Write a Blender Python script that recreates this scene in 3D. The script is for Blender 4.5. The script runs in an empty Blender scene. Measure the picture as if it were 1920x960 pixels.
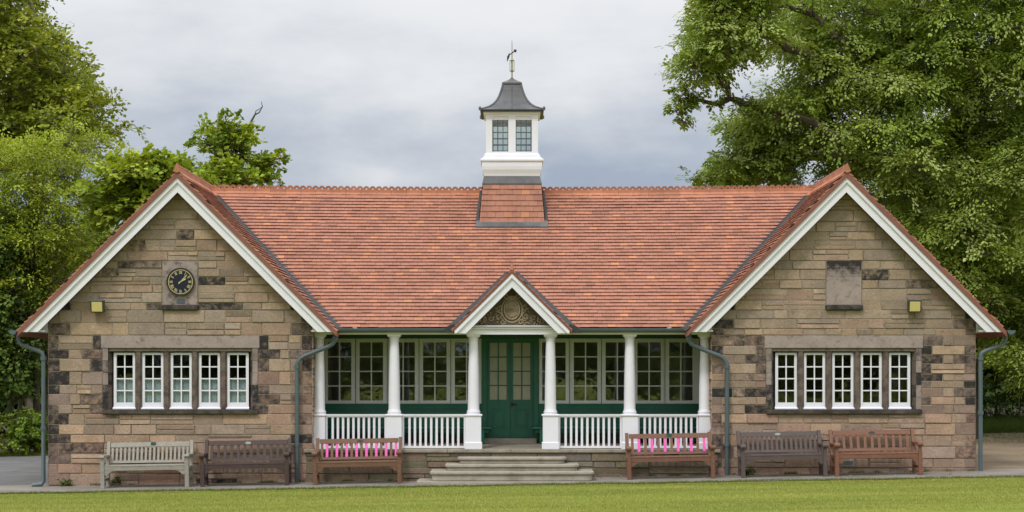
import bpy, math, random
import numpy as np
from mathutils import Vector, Matrix, noise as mnoise
R = math.radians
SC = bpy.context.scene
COL = SC.collection

# ------------------------------------------------------------------ camera, sky, sun, exposure
D, HZ, CZ = 35.0, 690.0, 2.15          # distance to the front walls, horizon row, eye height
cam = bpy.data.cameras.new('camera'); co = bpy.data.objects.new('camera', cam); COL.objects.link(co)
co.location = (0, -D, CZ); co.rotation_euler = (R(90), 0, 0)
cam.sensor_width = 36; cam.lens = 36 * 3500 / 1920
cam.shift_y = (HZ - 480) / 1920
cam.clip_end = 3000
SC.camera = co

SUN_EL, SUN_AZ = 52, -28                # azimuth measured from behind the camera, minus = from the left
w = bpy.data.worlds.new('World'); SC.world = w; w.use_nodes = True
nt = w.node_tree; nt.nodes.clear()
def N(nt, t, **kw):
    n = nt.nodes.new(t)
    for k, v in kw.items():
        if k.startswith('i_'): n.inputs[k[2:].replace('_', ' ')].default_value = v
        else: setattr(n, k, v)
    return n
def ramp(nt, fac, stops, interp='LINEAR'):
    n = nt.nodes.new('ShaderNodeValToRGB'); e = n.color_ramp.elements
    n.color_ramp.interpolation = interp
    while len(e) < len(stops): e.new(0.5)
    for i, (p, c) in enumerate(stops):
        e[i].position = p; e[i].color = (c[0], c[1], c[2], 1) if hasattr(c, '__len__') else (c, c, c, 1)
    nt.links.new(fac, n.inputs[0]); return n
L = nt.links.new
out = N(nt, 'ShaderNodeOutputWorld')
sky = N(nt, 'ShaderNodeTexSky', sky_type='NISHITA', sun_disc=False, sun_elevation=R(SUN_EL), sun_rotation=R(180 + SUN_AZ))
b1 = N(nt, 'ShaderNodeBackground'); b1.inputs[1].default_value = 0.09; L(sky.outputs[0], b1.inputs[0])
tc = N(nt, 'ShaderNodeTexCoord')
sep = N(nt, 'ShaderNodeSeparateXYZ'); L(tc.outputs['Generated'], sep.inputs[0])
mp = N(nt, 'ShaderNodeMapping'); mp.inputs['Scale'].default_value = (1, 1, 2.6); L(tc.outputs['Generated'], mp.inputs[0])
n1 = N(nt, 'ShaderNodeTexNoise', i_Scale=7.0, i_Detail=5.0, i_Roughness=0.5); L(mp.outputs[0], n1.inputs['Vector'])
n2 = N(nt, 'ShaderNodeTexNoise', i_Scale=17.0, i_Detail=6.0, i_Roughness=0.55); L(mp.outputs[0], n2.inputs['Vector'])
ma = N(nt, 'ShaderNodeMath', operation='MULTIPLY_ADD'); L(n1.outputs[0], ma.inputs[0]); ma.inputs[1].default_value = 0.15; ma.inputs[2].default_value = -0.075
mb_ = N(nt, 'ShaderNodeMath', operation='MULTIPLY_ADD'); L(n2.outputs[0], mb_.inputs[0]); mb_.inputs[1].default_value = 0.075; L(ma.outputs[0], mb_.inputs[2])
mz = N(nt, 'ShaderNodeMath', operation='ADD'); L(sep.outputs[2], mz.inputs[0]); L(mb_.outputs[0], mz.inputs[1])
cl = ramp(nt, mz.outputs[0], [(0.0, (.40, .48, .60)), (0.085, (.335, .405, .515)), (0.12, (.385, .445, .55)), (0.155, (.56, .60, .67)), (0.185, (.74, .76, .80)),
                             (0.22, (.86, .87, .89)), (0.36, (1.0, 1.01, 1.03)), (0.7, (1.6, 1.64, 1.70)), (1.0, (1.85, 1.9, 1.98))])
b2 = N(nt, 'ShaderNodeBackground'); b2.inputs[1].default_value = 1.0; L(cl.outputs[0], b2.inputs[0])
mx = N(nt, 'ShaderNodeMixShader'); mx.inputs[0].default_value = 0.93; L(b1.outputs[0], mx.inputs[1]); L(b2.outputs[0], mx.inputs[2])
L(mx.outputs[0], out.inputs[0])

sl = bpy.data.lights.new('sun', 'SUN'); so = bpy.data.objects.new('sun', sl); COL.objects.link(so)
sl.energy = 1.5; sl.angle = R(12); sl.color = (1, .965, .91)
sd = Vector((math.sin(R(SUN_AZ)) * math.cos(R(SUN_EL)), -math.cos(R(SUN_AZ)) * math.cos(R(SUN_EL)), math.sin(R(SUN_EL))))
so.rotation_euler = sd.to_track_quat('Z', 'Y').to_euler(); so.location = sd * 60
SC.view_settings.view_transform = 'Standard'; SC.view_settings.look = 'None'
SC.view_settings.exposure = 0.0; SC.view_settings.gamma = 1; SC.view_settings.use_curve_mapping = False
SC.cycles.max_bounces = 7; SC.cycles.transparent_max_bounces = 12
SC.cycles.diffuse_bounces = 4; SC.cycles.glossy_bounces = 3
SC.cycles.caustics_reflective = False; SC.cycles.caustics_refractive = False

# ------------------------------------------------------------------ helpers
def X(px, y): return (px - 960) / 100 * (D + y) / D
def Z(py, y): return CZ + (HZ - py) / 100 * (D + y) / D

class MB:
    def __init__(s): s.v = []; s.f = []; s.c = []; s.tint = None
    def face(s, pts, col=None):
        n = len(s.v); s.v += [tuple(p) for p in pts]; s.f.append(tuple(range(n, n + len(pts)))); s.c.append(col or s.tint)
    def poly(s, verts, faces, col=None):
        n = len(s.v); s.v += [tuple(p) for p in verts]
        for f in faces: s.f.append(tuple(i + n for i in f)); s.c.append(col or s.tint)
    def box(s, x0, x1, y0, y1, z0, z1, col=None):
        if x0 > x1: x0, x1 = x1, x0
        s.poly([(x0,y0,z0),(x1,y0,z0),(x1,y1,z0),(x0,y1,z0),(x0,y0,z1),(x1,y0,z1),(x1,y1,z1),(x0,y1,z1)],
               [(0,3,2,1),(4,5,6,7),(0,1,5,4),(1,2,6,5),(2,3,7,6),(3,0,4,7)], col)
    def prism(s, pts, axis, a, b, col=None):
        """2D outline extruded along an axis; outline in the other two axes in order (x,z) for y, (y,z) for x, (x,y) for z"""
        def m(p, t):
            return {'y': (p[0], t, p[1]), 'x': (t, p[0], p[1]), 'z': (p[0], p[1], t)}[axis]
        n = len(pts); V = [m(p, a) for p in pts] + [m(p, b) for p in pts]
        F = [tuple(range(n))[::-1], tuple(range(n, 2*n))] + [(i, (i+1) % n, n + (i+1) % n, n + i) for i in range(n)]
        s.poly(V, F, col)
    def tube(s, pts, r, n=8, cap=True, col=None):
        pts = [Vector(p) for p in pts]; k = len(pts)
        rr = r if hasattr(r, '__len__') else [r] * k
        base = len(s.v); up = None
        for i, p in enumerate(pts):
            t = (pts[min(i+1, k-1)] - pts[max(i-1, 0)]).normalized()
            if up is None: up = Vector((0,0,1)) if abs(t.z) < .9 else Vector((0,1,0))
            a = t.cross(up).normalized(); b = a.cross(t).normalized(); up = b
            for j in range(n):
                q = 2*math.pi*j/n
                s.v.append(tuple(p + (a*math.cos(q) + b*math.sin(q)) * rr[i]))
        for i in range(k-1):
            for j in range(n):
                s.f.append((base+i*n+j, base+i*n+(j+1)%n, base+(i+1)*n+(j+1)%n, base+(i+1)*n+j)); s.c.append(col or s.tint)
        if cap:
            s.f.append(tuple(base+j for j in range(n))[::-1]); s.c.append(col or s.tint)
            s.f.append(tuple(base+(k-1)*n+j for j in range(n))); s.c.append(col or s.tint)
    def lathe(s, prof, c, n=24, sq=False, col=None):
        """profile (r,z) about a vertical axis at c=(x,y); sq: square plan with half width r"""
        base = len(s.v)
        if sq:
            ds = [(-1,-1),(1,-1),(1,1),(-1,1)]; n = 4
        else:
            ds = [(math.cos(2*math.pi*j/n), math.sin(2*math.pi*j/n)) for j in range(n)]
        for r, z in prof:
            rx, ry = r if hasattr(r, '__len__') else (r, r)
            for d in ds: s.v.append((c[0] + d[0]*rx, c[1] + d[1]*ry, z))
        k = len(prof)
        for i in range(k-1):
            for j in range(n):
                s.f.append((base+i*n+j, base+i*n+(j+1)%n, base+(i+1)*n+(j+1)%n, base+(i+1)*n+j)); s.c.append(col or s.tint)
        s.f.append(tuple(base+j for j in range(n))[::-1]); s.c.append(col or s.tint)
        s.f.append(tuple(base+(k-1)*n+j for j in range(n))); s.c.append(col or s.tint)
    def build(s, name, mat, parent=None, smooth=False, bevel=0):
        me = bpy.data.meshes.new(name); me.from_pydata(s.v, [], s.f); me.materials.append(mat)
        if any(c is not None for c in s.c):
            at = me.attributes.new('tint', 'FLOAT_COLOR', 'FACE')
            a = np.array([c if c is not None else (1,1,1,0) for c in s.c], dtype=np.float32)
            at.data.foreach_set('color', a.ravel())
        if smooth:
            me.polygons.foreach_set('use_smooth', [True]*len(me.polygons))
            try: me.set_sharp_from_angle(angle=R(40))
            except Exception: pass
        me.update()
        o = bpy.data.objects.new(name, me); COL.objects.link(o)
        if parent is not None:
            o.parent = parent; o.matrix_parent_inverse = parent.matrix_world.inverted() if False else Matrix.Identity(4)
        if bevel:
            m = o.modifiers.new('bevel', 'BEVEL'); m.width = bevel; m.segments = 2; m.limit_method = 'ANGLE'
        return o

def tag(o, label=None, cat=None, group=None, kind=None):
    if label: o['label'] = label
    if cat: o['category'] = cat
    if group: o['group'] = group
    if kind: o['kind'] = kind
    return o
def empty(name, loc=(0,0,0), rot=(0,0,0)):
    o = bpy.data.objects.new(name, None); COL.objects.link(o); o.location = loc; o.rotation_euler = rot
    o.empty_display_size = .3; return o

def npmesh(name, verts, nv, mat, tint=None, parent=None):
    """verts (F,nv,3) of separate faces with nv corners each"""
    F = verts.shape[0]; me = bpy.data.meshes.new(name)
    me.vertices.add(F*nv); me.vertices.foreach_set('co', verts.astype(np.float32).ravel())
    me.loops.add(F*nv); me.loops.foreach_set('vertex_index', np.arange(F*nv, dtype=np.int32))
    me.polygons.add(F); me.polygons.foreach_set('loop_start', np.arange(0, F*nv, nv, dtype=np.int32))
    me.update(calc_edges=True); me.materials.append(mat)
    if tint is not None:
        at = me.attributes.new('tint', 'FLOAT_COLOR', 'FACE')
        a = np.ones((F,4), dtype=np.float32); a[:, :3] = tint; at.data.foreach_set('color', a.ravel())
    o = bpy.data.objects.new(name, me); COL.objects.link(o)
    if parent is not None: o.parent = parent
    return o

# ------------------------------------------------------------------ materials
def newmat(name):
    m = bpy.data.materials.new(name); m.use_nodes = True
    nt = m.node_tree; b = nt.nodes['Principled BSDF']; return m, nt, b
def vnoise(nt, scale, detail=4, rough=.6, stretch=None, coord='Object'):
    tc = nt.nodes.new('ShaderNodeTexCoord'); n = nt.nodes.new('ShaderNodeTexNoise')
    n.inputs['Scale'].default_value = scale; n.inputs['Detail'].default_value = detail; n.inputs['Roughness'].default_value = rough
    if stretch:
        m = nt.nodes.new('ShaderNodeMapping'); m.inputs['Scale'].default_value = stretch
        nt.links.new(tc.outputs[coord], m.inputs[0]); nt.links.new(m.outputs[0], n.inputs['Vector'])
    else: nt.links.new(tc.outputs[coord], n.inputs['Vector'])
    return n.outputs[0]
def mul(nt, a, b, f=1.0, mode='MULTIPLY'):
    m = nt.nodes.new('ShaderNodeMix'); m.data_type = 'RGBA'; m.blend_type = mode
    if hasattr(f, 'node'): nt.links.new(f, m.inputs[0])
    else: m.inputs[0].default_value = f
    for s, i in ((a, 6), (b, 7)):
        if hasattr(s, 'node'): nt.links.new(s, m.inputs[i])
        else: m.inputs[i].default_value = (*s, 1)
    return m.outputs[2]
def bump(nt, b, h, strength=.4, dist=.01):
    n = nt.nodes.new('ShaderNodeBump'); n.inputs['Strength'].default_value = strength; n.inputs['Distance'].default_value = dist
    nt.links.new(h, n.inputs['Height']); nt.links.new(n.outputs[0], b.inputs['Normal'])
def simple(name, col, rough=.6, var=.15, scale=8, bmp=0.1, bscale=60, metal=0, spec=.5, stretch=None, col2=None, thr=(.45,.62)):
    m, nt, b = newmat(name)
    n = vnoise(nt, scale, 5, .6, stretch)
    r = ramp(nt, n, [(.25, 1-var), (.75, 1+var)])
    base = mul(nt, col, r.outputs[0])
    if col2:
        n2 = vnoise(nt, scale*.55, 6, .65, stretch); r2 = ramp(nt, n2, [(thr[0], 0), (thr[1], 1)])
        base = mul(nt, base, col2, r2.outputs[0], 'MIX')
    nt.links.new(base, b.inputs['Base Color']); b.inputs['Roughness'].default_value = rough
    b.inputs['Metallic'].default_value = metal; b.inputs['Specular IOR Level'].default_value = spec
    if bmp: bump(nt, b, vnoise(nt, bscale, 4, .6, stretch), bmp, .01)
    return m
def attr_mat(name, rough=.85, soot=False, scale=30, var=.28, bmp=.5, bscale=45, spec=.3, sootcol=(.03,.027,.027)):
    m, nt, b = newmat(name)
    a = nt.nodes.new('ShaderNodeAttribute'); a.attribute_name = 'tint'
    r = ramp(nt, vnoise(nt, scale, 6, .7), [(.25, 1-var), (.75, 1+var)])
    base = mul(nt, a.outputs['Color'], r.outputs[0])
    r3 = ramp(nt, vnoise(nt, 3.0, 3, .6), [(.3, .86), (.7, 1.12)])
    base = mul(nt, base, r3.outputs[0])
    if soot:
        nz = vnoise(nt, 7, 8, .75)
        ad = nt.nodes.new('ShaderNodeMath'); ad.operation = 'ADD'; nt.links.new(nz, ad.inputs[0]); nt.links.new(a.outputs['Alpha'], ad.inputs[1])
        rs = ramp(nt, ad.outputs[0], [(.0, 0), (.70, 0), (.95, 1)])
        base = mul(nt, base, sootcol, rs.outputs[0], 'MIX')
    nt.links.new(base, b.inputs['Base Color']); b.inputs['Roughness'].default_value = rough
    b.inputs['Specular IOR Level'].default_value = spec
    if bmp: bump(nt, b, vnoise(nt, bscale, 6, .7), bmp, .015)
    return m
def leaf_mat(name, under=1.45, trans=.40, yel=(1.3,1.25,.6)):
    m, nt, b = newmat(name)
    a = nt.nodes.new('ShaderNodeAttribute'); a.attribute_name = 'tint'
    g = nt.nodes.new('ShaderNodeNewGeometry')
    pale = mul(nt, a.outputs['Color'], (under, under*.97, under*1.15))
    c = mul(nt, a.outputs['Color'], pale, g.outputs['Backfacing'], 'MIX')
    nt.links.new(c, b.inputs['Base Color']); b.inputs['Roughness'].default_value = .55; b.inputs['Specular IOR Level'].default_value = .12
    t = nt.nodes.new('ShaderNodeBsdfTranslucent'); nt.links.new(mul(nt, a.outputs['Color'], yel), t.inputs[0])
    mx = nt.nodes.new('ShaderNodeMixShader'); mx.inputs[0].default_value = trans
    nt.links.new(b.outputs[0], mx.inputs[1]); nt.links.new(t.outputs[0], mx.inputs[2])
    nt.links.new(mx.outputs[0], nt.nodes['Material Output'].inputs[0]); return m
def glass_mat(name, refl=.055, tintc=(.9,.93,.9)):
    m, nt, b = newmat(name); nt.nodes.remove(b)
    t = nt.nodes.new('ShaderNodeBsdfTransparent'); t.inputs[0].default_value = (*tintc, 1)
    g = nt.nodes.new('ShaderNodeBsdfGlossy'); g.inputs['Roughness'].default_value = .02
    bp = nt.nodes.new('ShaderNodeBump'); bp.inputs['Strength'].default_value = .10; bp.inputs['Distance'].default_value = .02
    nt.links.new(vnoise(nt, 3.2, 2, .5), bp.inputs['Height']); nt.links.new(bp.outputs[0], g.inputs['Normal'])
    f = nt.nodes.new('ShaderNodeLayerWeight'); f.inputs[0].default_value = .5
    pw = nt.nodes.new('ShaderNodeMath'); pw.operation = 'POWER'; nt.links.new(f.outputs['Facing'], pw.inputs[0]); pw.inputs[1].default_value = 5
    ad = nt.nodes.new('ShaderNodeMath'); ad.operation = 'MULTIPLY_ADD'; nt.links.new(pw.outputs[0], ad.inputs[0]); ad.inputs[1].default_value = .85; ad.inputs[2].default_value = refl
    mx = nt.nodes.new('ShaderNodeMixShader'); nt.links.new(ad.outputs[0], mx.inputs[0])
    nt.links.new(t.outputs[0], mx.inputs[1]); nt.links.new(g.outputs[0], mx.inputs[2])
    nt.links.new(mx.outputs[0], nt.nodes['Material Output'].inputs[0]); return m

M = {}
M['stone'] = attr_mat('sandstone', soot=True, var=.36, bmp=.8, bscale=30)
M['smooth_stone'] = attr_mat('dressed_stone', soot=True, scale=22, var=.14, bmp=.25)
M['tile'] = attr_mat('clay_tile', rough=.75, scale=40, var=.12, bmp=.15, spec=.3)
M['white'] = simple('white_paint', (.785,.775,.835), .4, .04, 3, .04, 40)
M['offwhite'] = simple('cream_paint', (.70,.71,.67), .5, .06, 3, .04, 40)
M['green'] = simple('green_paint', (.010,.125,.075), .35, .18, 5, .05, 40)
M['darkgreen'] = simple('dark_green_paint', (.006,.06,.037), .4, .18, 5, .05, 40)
M['lead'] = simple('grey_lead', (.085,.085,.09), .5, .25, 4, .1, 25, col2=(.12,.12,.125))
M['flashing'] = simple('black_lead', (.03,.03,.032), .55, .3, 5, .1, 30)
M['pipe'] = simple('grey_green_pipe_paint', (.085,.115,.125), .4, .12, 6, .05, 30)
M['concrete'] = simple('step_stone', (.36,.325,.265), .85, .18, 6, .3, 40, col2=(.23,.20,.155), thr=(.5,.75))
M['coping'] = simple('coping_stone', (.30,.265,.20), .85, .22, 7, .3, 40, col2=(.16,.14,.10), thr=(.5,.75))
M['floor'] = simple('porch_floor_stone', (.27,.235,.185), .8, .2, 4, .2, 40)
M['brownbase'] = simple('brown_skirting_tile', (.13,.075,.05), .7, .25, 8, .2, 30)
M['room'] = simple('cream_room_wall', (.62,.58,.44), .9, .08, 2, 0)
M['roomfloor'] = simple('brown_room_floor', (.26,.20,.14), .6, .15, 4, 0)
M['blind'] = simple('grey_blue_net_curtain', (.36,.42,.50), .9, .12, 9, .1, 40, stretch=(14,14,.6))
M['glass'] = glass_mat('window_glass')
M['oldglass'] = glass_mat('old_window_glass', refl=.12)
M['doorglass'] = simple('obscured_door_glass', (.42,.40,.31), .12, .12, 5, .06, 8)
M['clockface'] = simple('blue_black_clock_dial', (.006,.008,.022), .35, .2, 5, 0)
M['gold'] = simple('gilt_paint', (.62,.52,.24), .45, .12, 30, 0)
M['brass'] = simple('weathered_brass', (.38,.34,.20), .4, .2, 20, 0, metal=.4)
M['iron'] = simple('black_iron', (.02,.02,.022), .5, .2, 20, 0)
M['lamp_glass'] = simple('yellowed_lamp_lens', (.60,.50,.20), .3, .15, 30, .1, 60, stretch=(1,1,6))
M['lamp_grey'] = simple('grey_lamp_housing', (.16,.18,.20), .5, .15, 12, .05)
M['lampdark'] = simple('dark_lamp_body', (.05,.045,.03), .5, .15, 12, .05)
M['bark'] = simple('tree_bark', (.075,.058,.042), .95, .35, 6, .8, 14, stretch=(1,1,.3))
M['palebark'] = simple('pale_grey_bark', (.20,.17,.13), .95, .3, 8, .6, 16, stretch=(1,1,.3))
M['deadwood'] = simple('dead_bare_wood', (.06,.045,.04), .95, .2, 8, .3)
M['leaf'] = leaf_mat('leaves')
M['limeleaf'] = leaf_mat('lime_leaves', under=1.5, trans=.40)
M['plate_grey'] = simple('grey_metal_plate', (.10,.11,.13), .4, .15, 20, 0, metal=.3)
M['plate_pale'] = simple('pale_metal_plate', (.42,.47,.47), .4, .2, 60, 0)
M['plate_green'] = simple('green_metal_plate', (.03,.10,.08), .4, .4, 60, 0)
M['housewall'] = simple('brown_house_render', (.16,.10,.075), .9, .15, 3, .1)
M['houseroof'] = simple('grey_slate', (.09,.09,.10), .8, .2, 5, .2)
def wood(name, col, col2, var=.22):
    return simple(name, col, .6, var, 7, .25, 40, stretch=(1.5,6,6), col2=col2, thr=(.5,.8))
M['wood_grey'] = wood('weathered_grey_teak', (.315,.295,.25), (.20,.195,.15))
M['wood_dark'] = wood('dark_maroon_stained_wood', (.060,.035,.030), (.088,.056,.048))
M['wood_brown'] = wood('mid_brown_stained_wood', (.16,.080,.043), (.20,.112,.07))
M['wood_brown4'] = wood('warm_brown_stained_wood', (.17,.078,.046), (.21,.115,.075))
M['wood_plum'] = wood('plum_brown_stained_wood', (.095,.069,.063), (.125,.094,.088))
M['wood_red'] = wood('red_brown_stained_wood', (.20,.088,.05), (.25,.125,.085))
M['pink'] = simple('bright_pink_paint', (.80,.10,.42), .5, .08, 9, .1, 40)
M['fallen'] = simple('dry_brown_leaf', (.22,.13,.06), .9, .4, 30, 0)

# ------------------------------------------------------------------ ground
def g(x, y):
    xx = max(-14, min(14, x))
    z = .07 + .0165*xx + .02*max(-2.5, min(0, y))
    if y < -2.5: z += .004*(max(y, -12)+2.5)
    if y > 0: z += .006*min(y, 12)
    if x > 7 and y > 10.5:
        t = min(1, (x-7)/3); z += t*(.06*(y-10.5) if y < 18 else .45+.01*(y-18))
    return z
def axis(rng):
    a = []
    for lo, hi, st in rng: a += list(np.arange(lo, hi, st))
    return a + [rng[-1][1]]
def sheet(name, xs, ys, mat, dz=0.0, label=None, kind='structure', keep=None):
    V = [(x, y, g(x, y)+dz) for y in ys for x in xs]; nx = len(xs); F = []
    for j in range(len(ys)-1):
        for i in range(nx-1):
            if keep is None or keep((xs[i]+xs[i+1])/2, (ys[j]+ys[j+1])/2):
                F.append((j*nx+i, j*nx+i+1, (j+1)*nx+i+1, (j+1)*nx+i))
    me = bpy.data.meshes.new(name); me.from_pydata(V, [], F); me.materials.append(mat)
    me.polygons.foreach_set('use_smooth', [True]*len(F)); me.update()
    o = bpy.data.objects.new(name, me); COL.objects.link(o); tag(o, label, None, None, kind); return o

def lawn_mat():
    m, nt, b = newmat('lawn_turf')
    n1 = vnoise(nt, 1.0, 5, .6, (.18,1.6,1)); r1 = ramp(nt, n1, [(.35, (.15,.20,.03)), (.55, (.22,.25,.042)), (.7, (.30,.28,.07))])
    n2 = vnoise(nt, 14, 5, .7); r2 = ramp(nt, n2, [(.3, .75), (.7, 1.2)])
    nt.links.new(mul(nt, r1.outputs[0], r2.outputs[0]), b.inputs['Base Color']); b.inputs['Roughness'].default_value = .95
    b.inputs['Specular IOR Level'].default_value = .1
    bump(nt, b, vnoise(nt, 70, 4, .7), .6, .02); return m
M['lawn'] = lawn_mat()
def gravel(name, a, bcol, c, scale=90, sc2=1.2):
    m, nt, b = newmat(name)
    n1 = vnoise(nt, scale, 6, .8); r1 = ramp(nt, n1, [(.35, a), (.52, bcol), (.68, c)])
    n2 = vnoise(nt, sc2, 5, .6); r2 = ramp(nt, n2, [(.3, .72), (.7, 1.18)])
    nt.links.new(mul(nt, r1.outputs[0], r2.outputs[0]), b.inputs['Base Color']); b.inputs['Roughness'].default_value = .95
    bump(nt, b, n1, .6, .015); return m
M['path'] = gravel('worn_tarmac', (.16,.142,.118), (.25,.225,.19), (.36,.33,.285))
M['yard'] = gravel('grey_tarmac', (.11,.108,.106), (.15,.147,.145), (.21,.205,.20))
M['dirt'] = gravel('brown_gravel', (.13,.092,.055), (.24,.178,.11), (.35,.28,.19), 40, .7)

xs0 = axis([(-700,-60,80),(-60,-20,8),(-20,20,.8),(20,60,8),(60,700,80)])
ys0 = axis([(-400,-40,40),(-40,-10,5),(-10,24,.8),(24,80,8),(80,900,100)])
ground = sheet('ground', xs0, ys0, M['lawn'])
pathx = axis([(-16,16,.8)])
M['soil'] = gravel('leaf_litter_soil', (.04,.035,.02), (.065,.055,.032), (.09,.085,.045), 30, .8)
sheet('woodland_floor', axis([(-40,-5.6,1.6)]), axis([(13.6,40,.8)]), M['soil'], .014)
sheet('woodland_floor', axis([(8,40,.8)]), axis([(15.8,40,.8)]), M['soil'], .014)
path = sheet('path', [-24]+pathx+[24], [-1.5,-1.0,-.5,0,.4], M['path'], .012)
sheet('tarmac_yard', axis([(-24,-8,1.6)]), axis([(.4,11.6,.8)]), M['yard'], .012)
sheet('gravel_track', axis([(8,20,.8)]), axis([(.4,13.2,.8)]), M['dirt'], .012)

# ------------------------------------------------------------------ clipping
def clip(poly, halfs):
    for (a, b, c) in halfs:
        outp = []; n = len(poly)
        for i in range(n):
            p, q = poly[i], poly[(i+1) % n]
            dp = a*p[0]+b*p[1]-c; dq = a*q[0]+b*q[1]-c
            if dp <= 0: outp.append(p)
            if (dp < 0 < dq) or (dq < 0 < dp):
                t = dp/(dp-dq); outp.append((p[0]+(q[0]-p[0])*t, p[1]+(q[1]-p[1])*t))
        poly = outp
        if len(poly) < 3: return []
    return poly
def area(p):
    return abs(sum(p[i][0]*p[(i+1)%len(p)][1]-p[(i+1)%len(p)][0]*p[i][1] for i in range(len(p))))/2

# ------------------------------------------------------------------ coursed stone walls
def stone_tint(rnd, z, dark=False):
    t = min(1, max(0, (z-.6)/2.6))
    c = [(.38,.268,.198), (.342,.258,.19)]
    b = [c[0][i]*(1-t)+c[1][i]*t for i in range(3)]
    k = rnd.choice([0,0,0,1,2,3,4])
    if k == 1: b = [b[0]*1.04, b[1]*.95, b[2]*.95]
    if k == 2: b = [b[0]*1.10, b[1]*1.06, b[2]*.98]
    if k == 3: b = [b[0]*.82, b[1]*.84, b[2]*.86]
    if k == 4: b = [b[0]*.92, b[1]*.96, b[2]*1.02]
    v = rnd.uniform(.86, 1.12)
    return [x*v for x in b]
def stones(mb, x0, x1, z0, z1, to3, seed, holes=(), halfs=(), ql=False, qr=False, soot=.07, hr=(.155,.225), wr=(.26,.86), dirt=1.0, damp=None, tone=None):
    rnd = random.Random(seed)
    fixed = sorted({z0, z1} | {h[2] for h in holes if z0 < h[2] < z1} | {h[3] for h in holes if z0 < h[3] < z1})
    rows = []
    for a, b in zip(fixed[:-1], fixed[1:]):
        n = max(1, round((b-a)/rnd.uniform(*hr)*1.0)); ws = [rnd.uniform(.75,1.25) for _ in range(n)]; s = sum(ws); z = a
        for w_ in ws: rows.append((z, z + (b-a)*w_/s)); z += (b-a)*w_/s
    J, B = .006, .008
    def emit(xa, xb, za, zb, sooty=None, smooth=False):
        dz = rnd.uniform(-.002,.002)
        r1 = [(xa+J,za+J+dz),(xb-J,za+J),(xb-J,zb-J),(xa+J,zb-J+dz)]
        r2 = [(xa+J+B,za+J+B+dz),(xb-J-B,za+J+B),(xb-J-B,zb-J-B),(xa+J+B,zb-J-B+dz)]
        p1 = clip(r1, halfs); 
        if len(p1) < 3 or area(p1) < .0008: return
        p2 = clip(r2, [(a,b,c-B) for a,b,c in halfs])
        t = stone_tint(rnd, (za+zb)/2); t = [x*dirt for x in t]
        if tone: t = [t[i]*.25+tone[i]*rnd.uniform(.8,1.1)*.75 for i in range(3)]
        if damp and zb < damp: t = [x*.72 for x in t]
        s = sooty if sooty is not None else (rnd.uniform(.22,.44) if rnd.random() < soot else rnd.uniform(0,.16))
        if smooth: t = [t[0]*.82, t[1]*.79, t[2]*.85]
        col = (*t, s); d = rnd.uniform(.003,.024) if not smooth else .006
        if len(p2) == len(p1) and area(p2) > .0004:
            n = len(p1); V = [to3(*p, 0) for p in p1]
            tilt = rnd.uniform(-.008,.008)
            V += [to3(p[0], p[1], d + (tilt if k in (0,1) else -tilt)) for k, p in enumerate(p2)]
            mb.poly(V, [tuple(range(n,2*n))] + [(i,(i+1)%n,n+(i+1)%n,n+i) for i in range(n)], col)
        else: mb.face([to3(*p, .004) for p in p1], col)
    for ri, (za, zb) in enumerate(rows):
        zm = (za+zb)/2
        iv = [(x0, x1, ql, qr)]
        for h in holes:
            if h[2]-1e-6 <= zm <= h[3]+1e-6:
                nv = []
                for a, b, l, r_ in iv:
                    if h[1] <= a or h[0] >= b: nv.append((a,b,l,r_)); continue
                    if h[0] > a+.02: nv.append((a, h[0], l, h[4]))
                    if h[1] < b-.02: nv.append((h[1], b, h[4], r_))
                iv = nv
        for a, b, l, r_ in iv:
            if l and b-a > .5:
                wq = .40 if ri % 2 else .20; wq += rnd.uniform(-.02,.03)
                emit(a, a+wq, za, zb, rnd.choice([.12,.27,.34,.40,.46]) if zm > .7 else rnd.choice([.1,.2,.3]), True); a += wq
            if r_ and b-a > .5:
                wq = .40 if ri % 2 else .20; wq += rnd.uniform(-.02,.03)
                emit(b-wq, b, za, zb, rnd.choice([.12,.27,.34,.40,.46]) if zm > .7 else rnd.choice([.1,.2,.3]), True); b -= wq
            x = a
            while x < b-1e-4:
                w_ = rnd.uniform(*wr)
                if b-(x+w_) < .17: w_ = b-x
                if zb-za > .15 and rnd.random() < .26:
                    zs = za + (zb-za)*rnd.uniform(.4,.6)
                    emit(x, x+w_, za, zs); 
                    if w_ > .5 and rnd.random() < .5:
                        xm = x + w_*rnd.uniform(.35,.65); emit(x, xm, zs, zb); emit(xm, x+w_, zs, zb)
                    else: emit(x, x+w_, zs, zb)
                else: emit(x, x+w_, za, zb)
                x += w_
MORTAR = (.40,.335,.25,0.0)
DRESS = (.30,.24,.215,.20)

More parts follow.
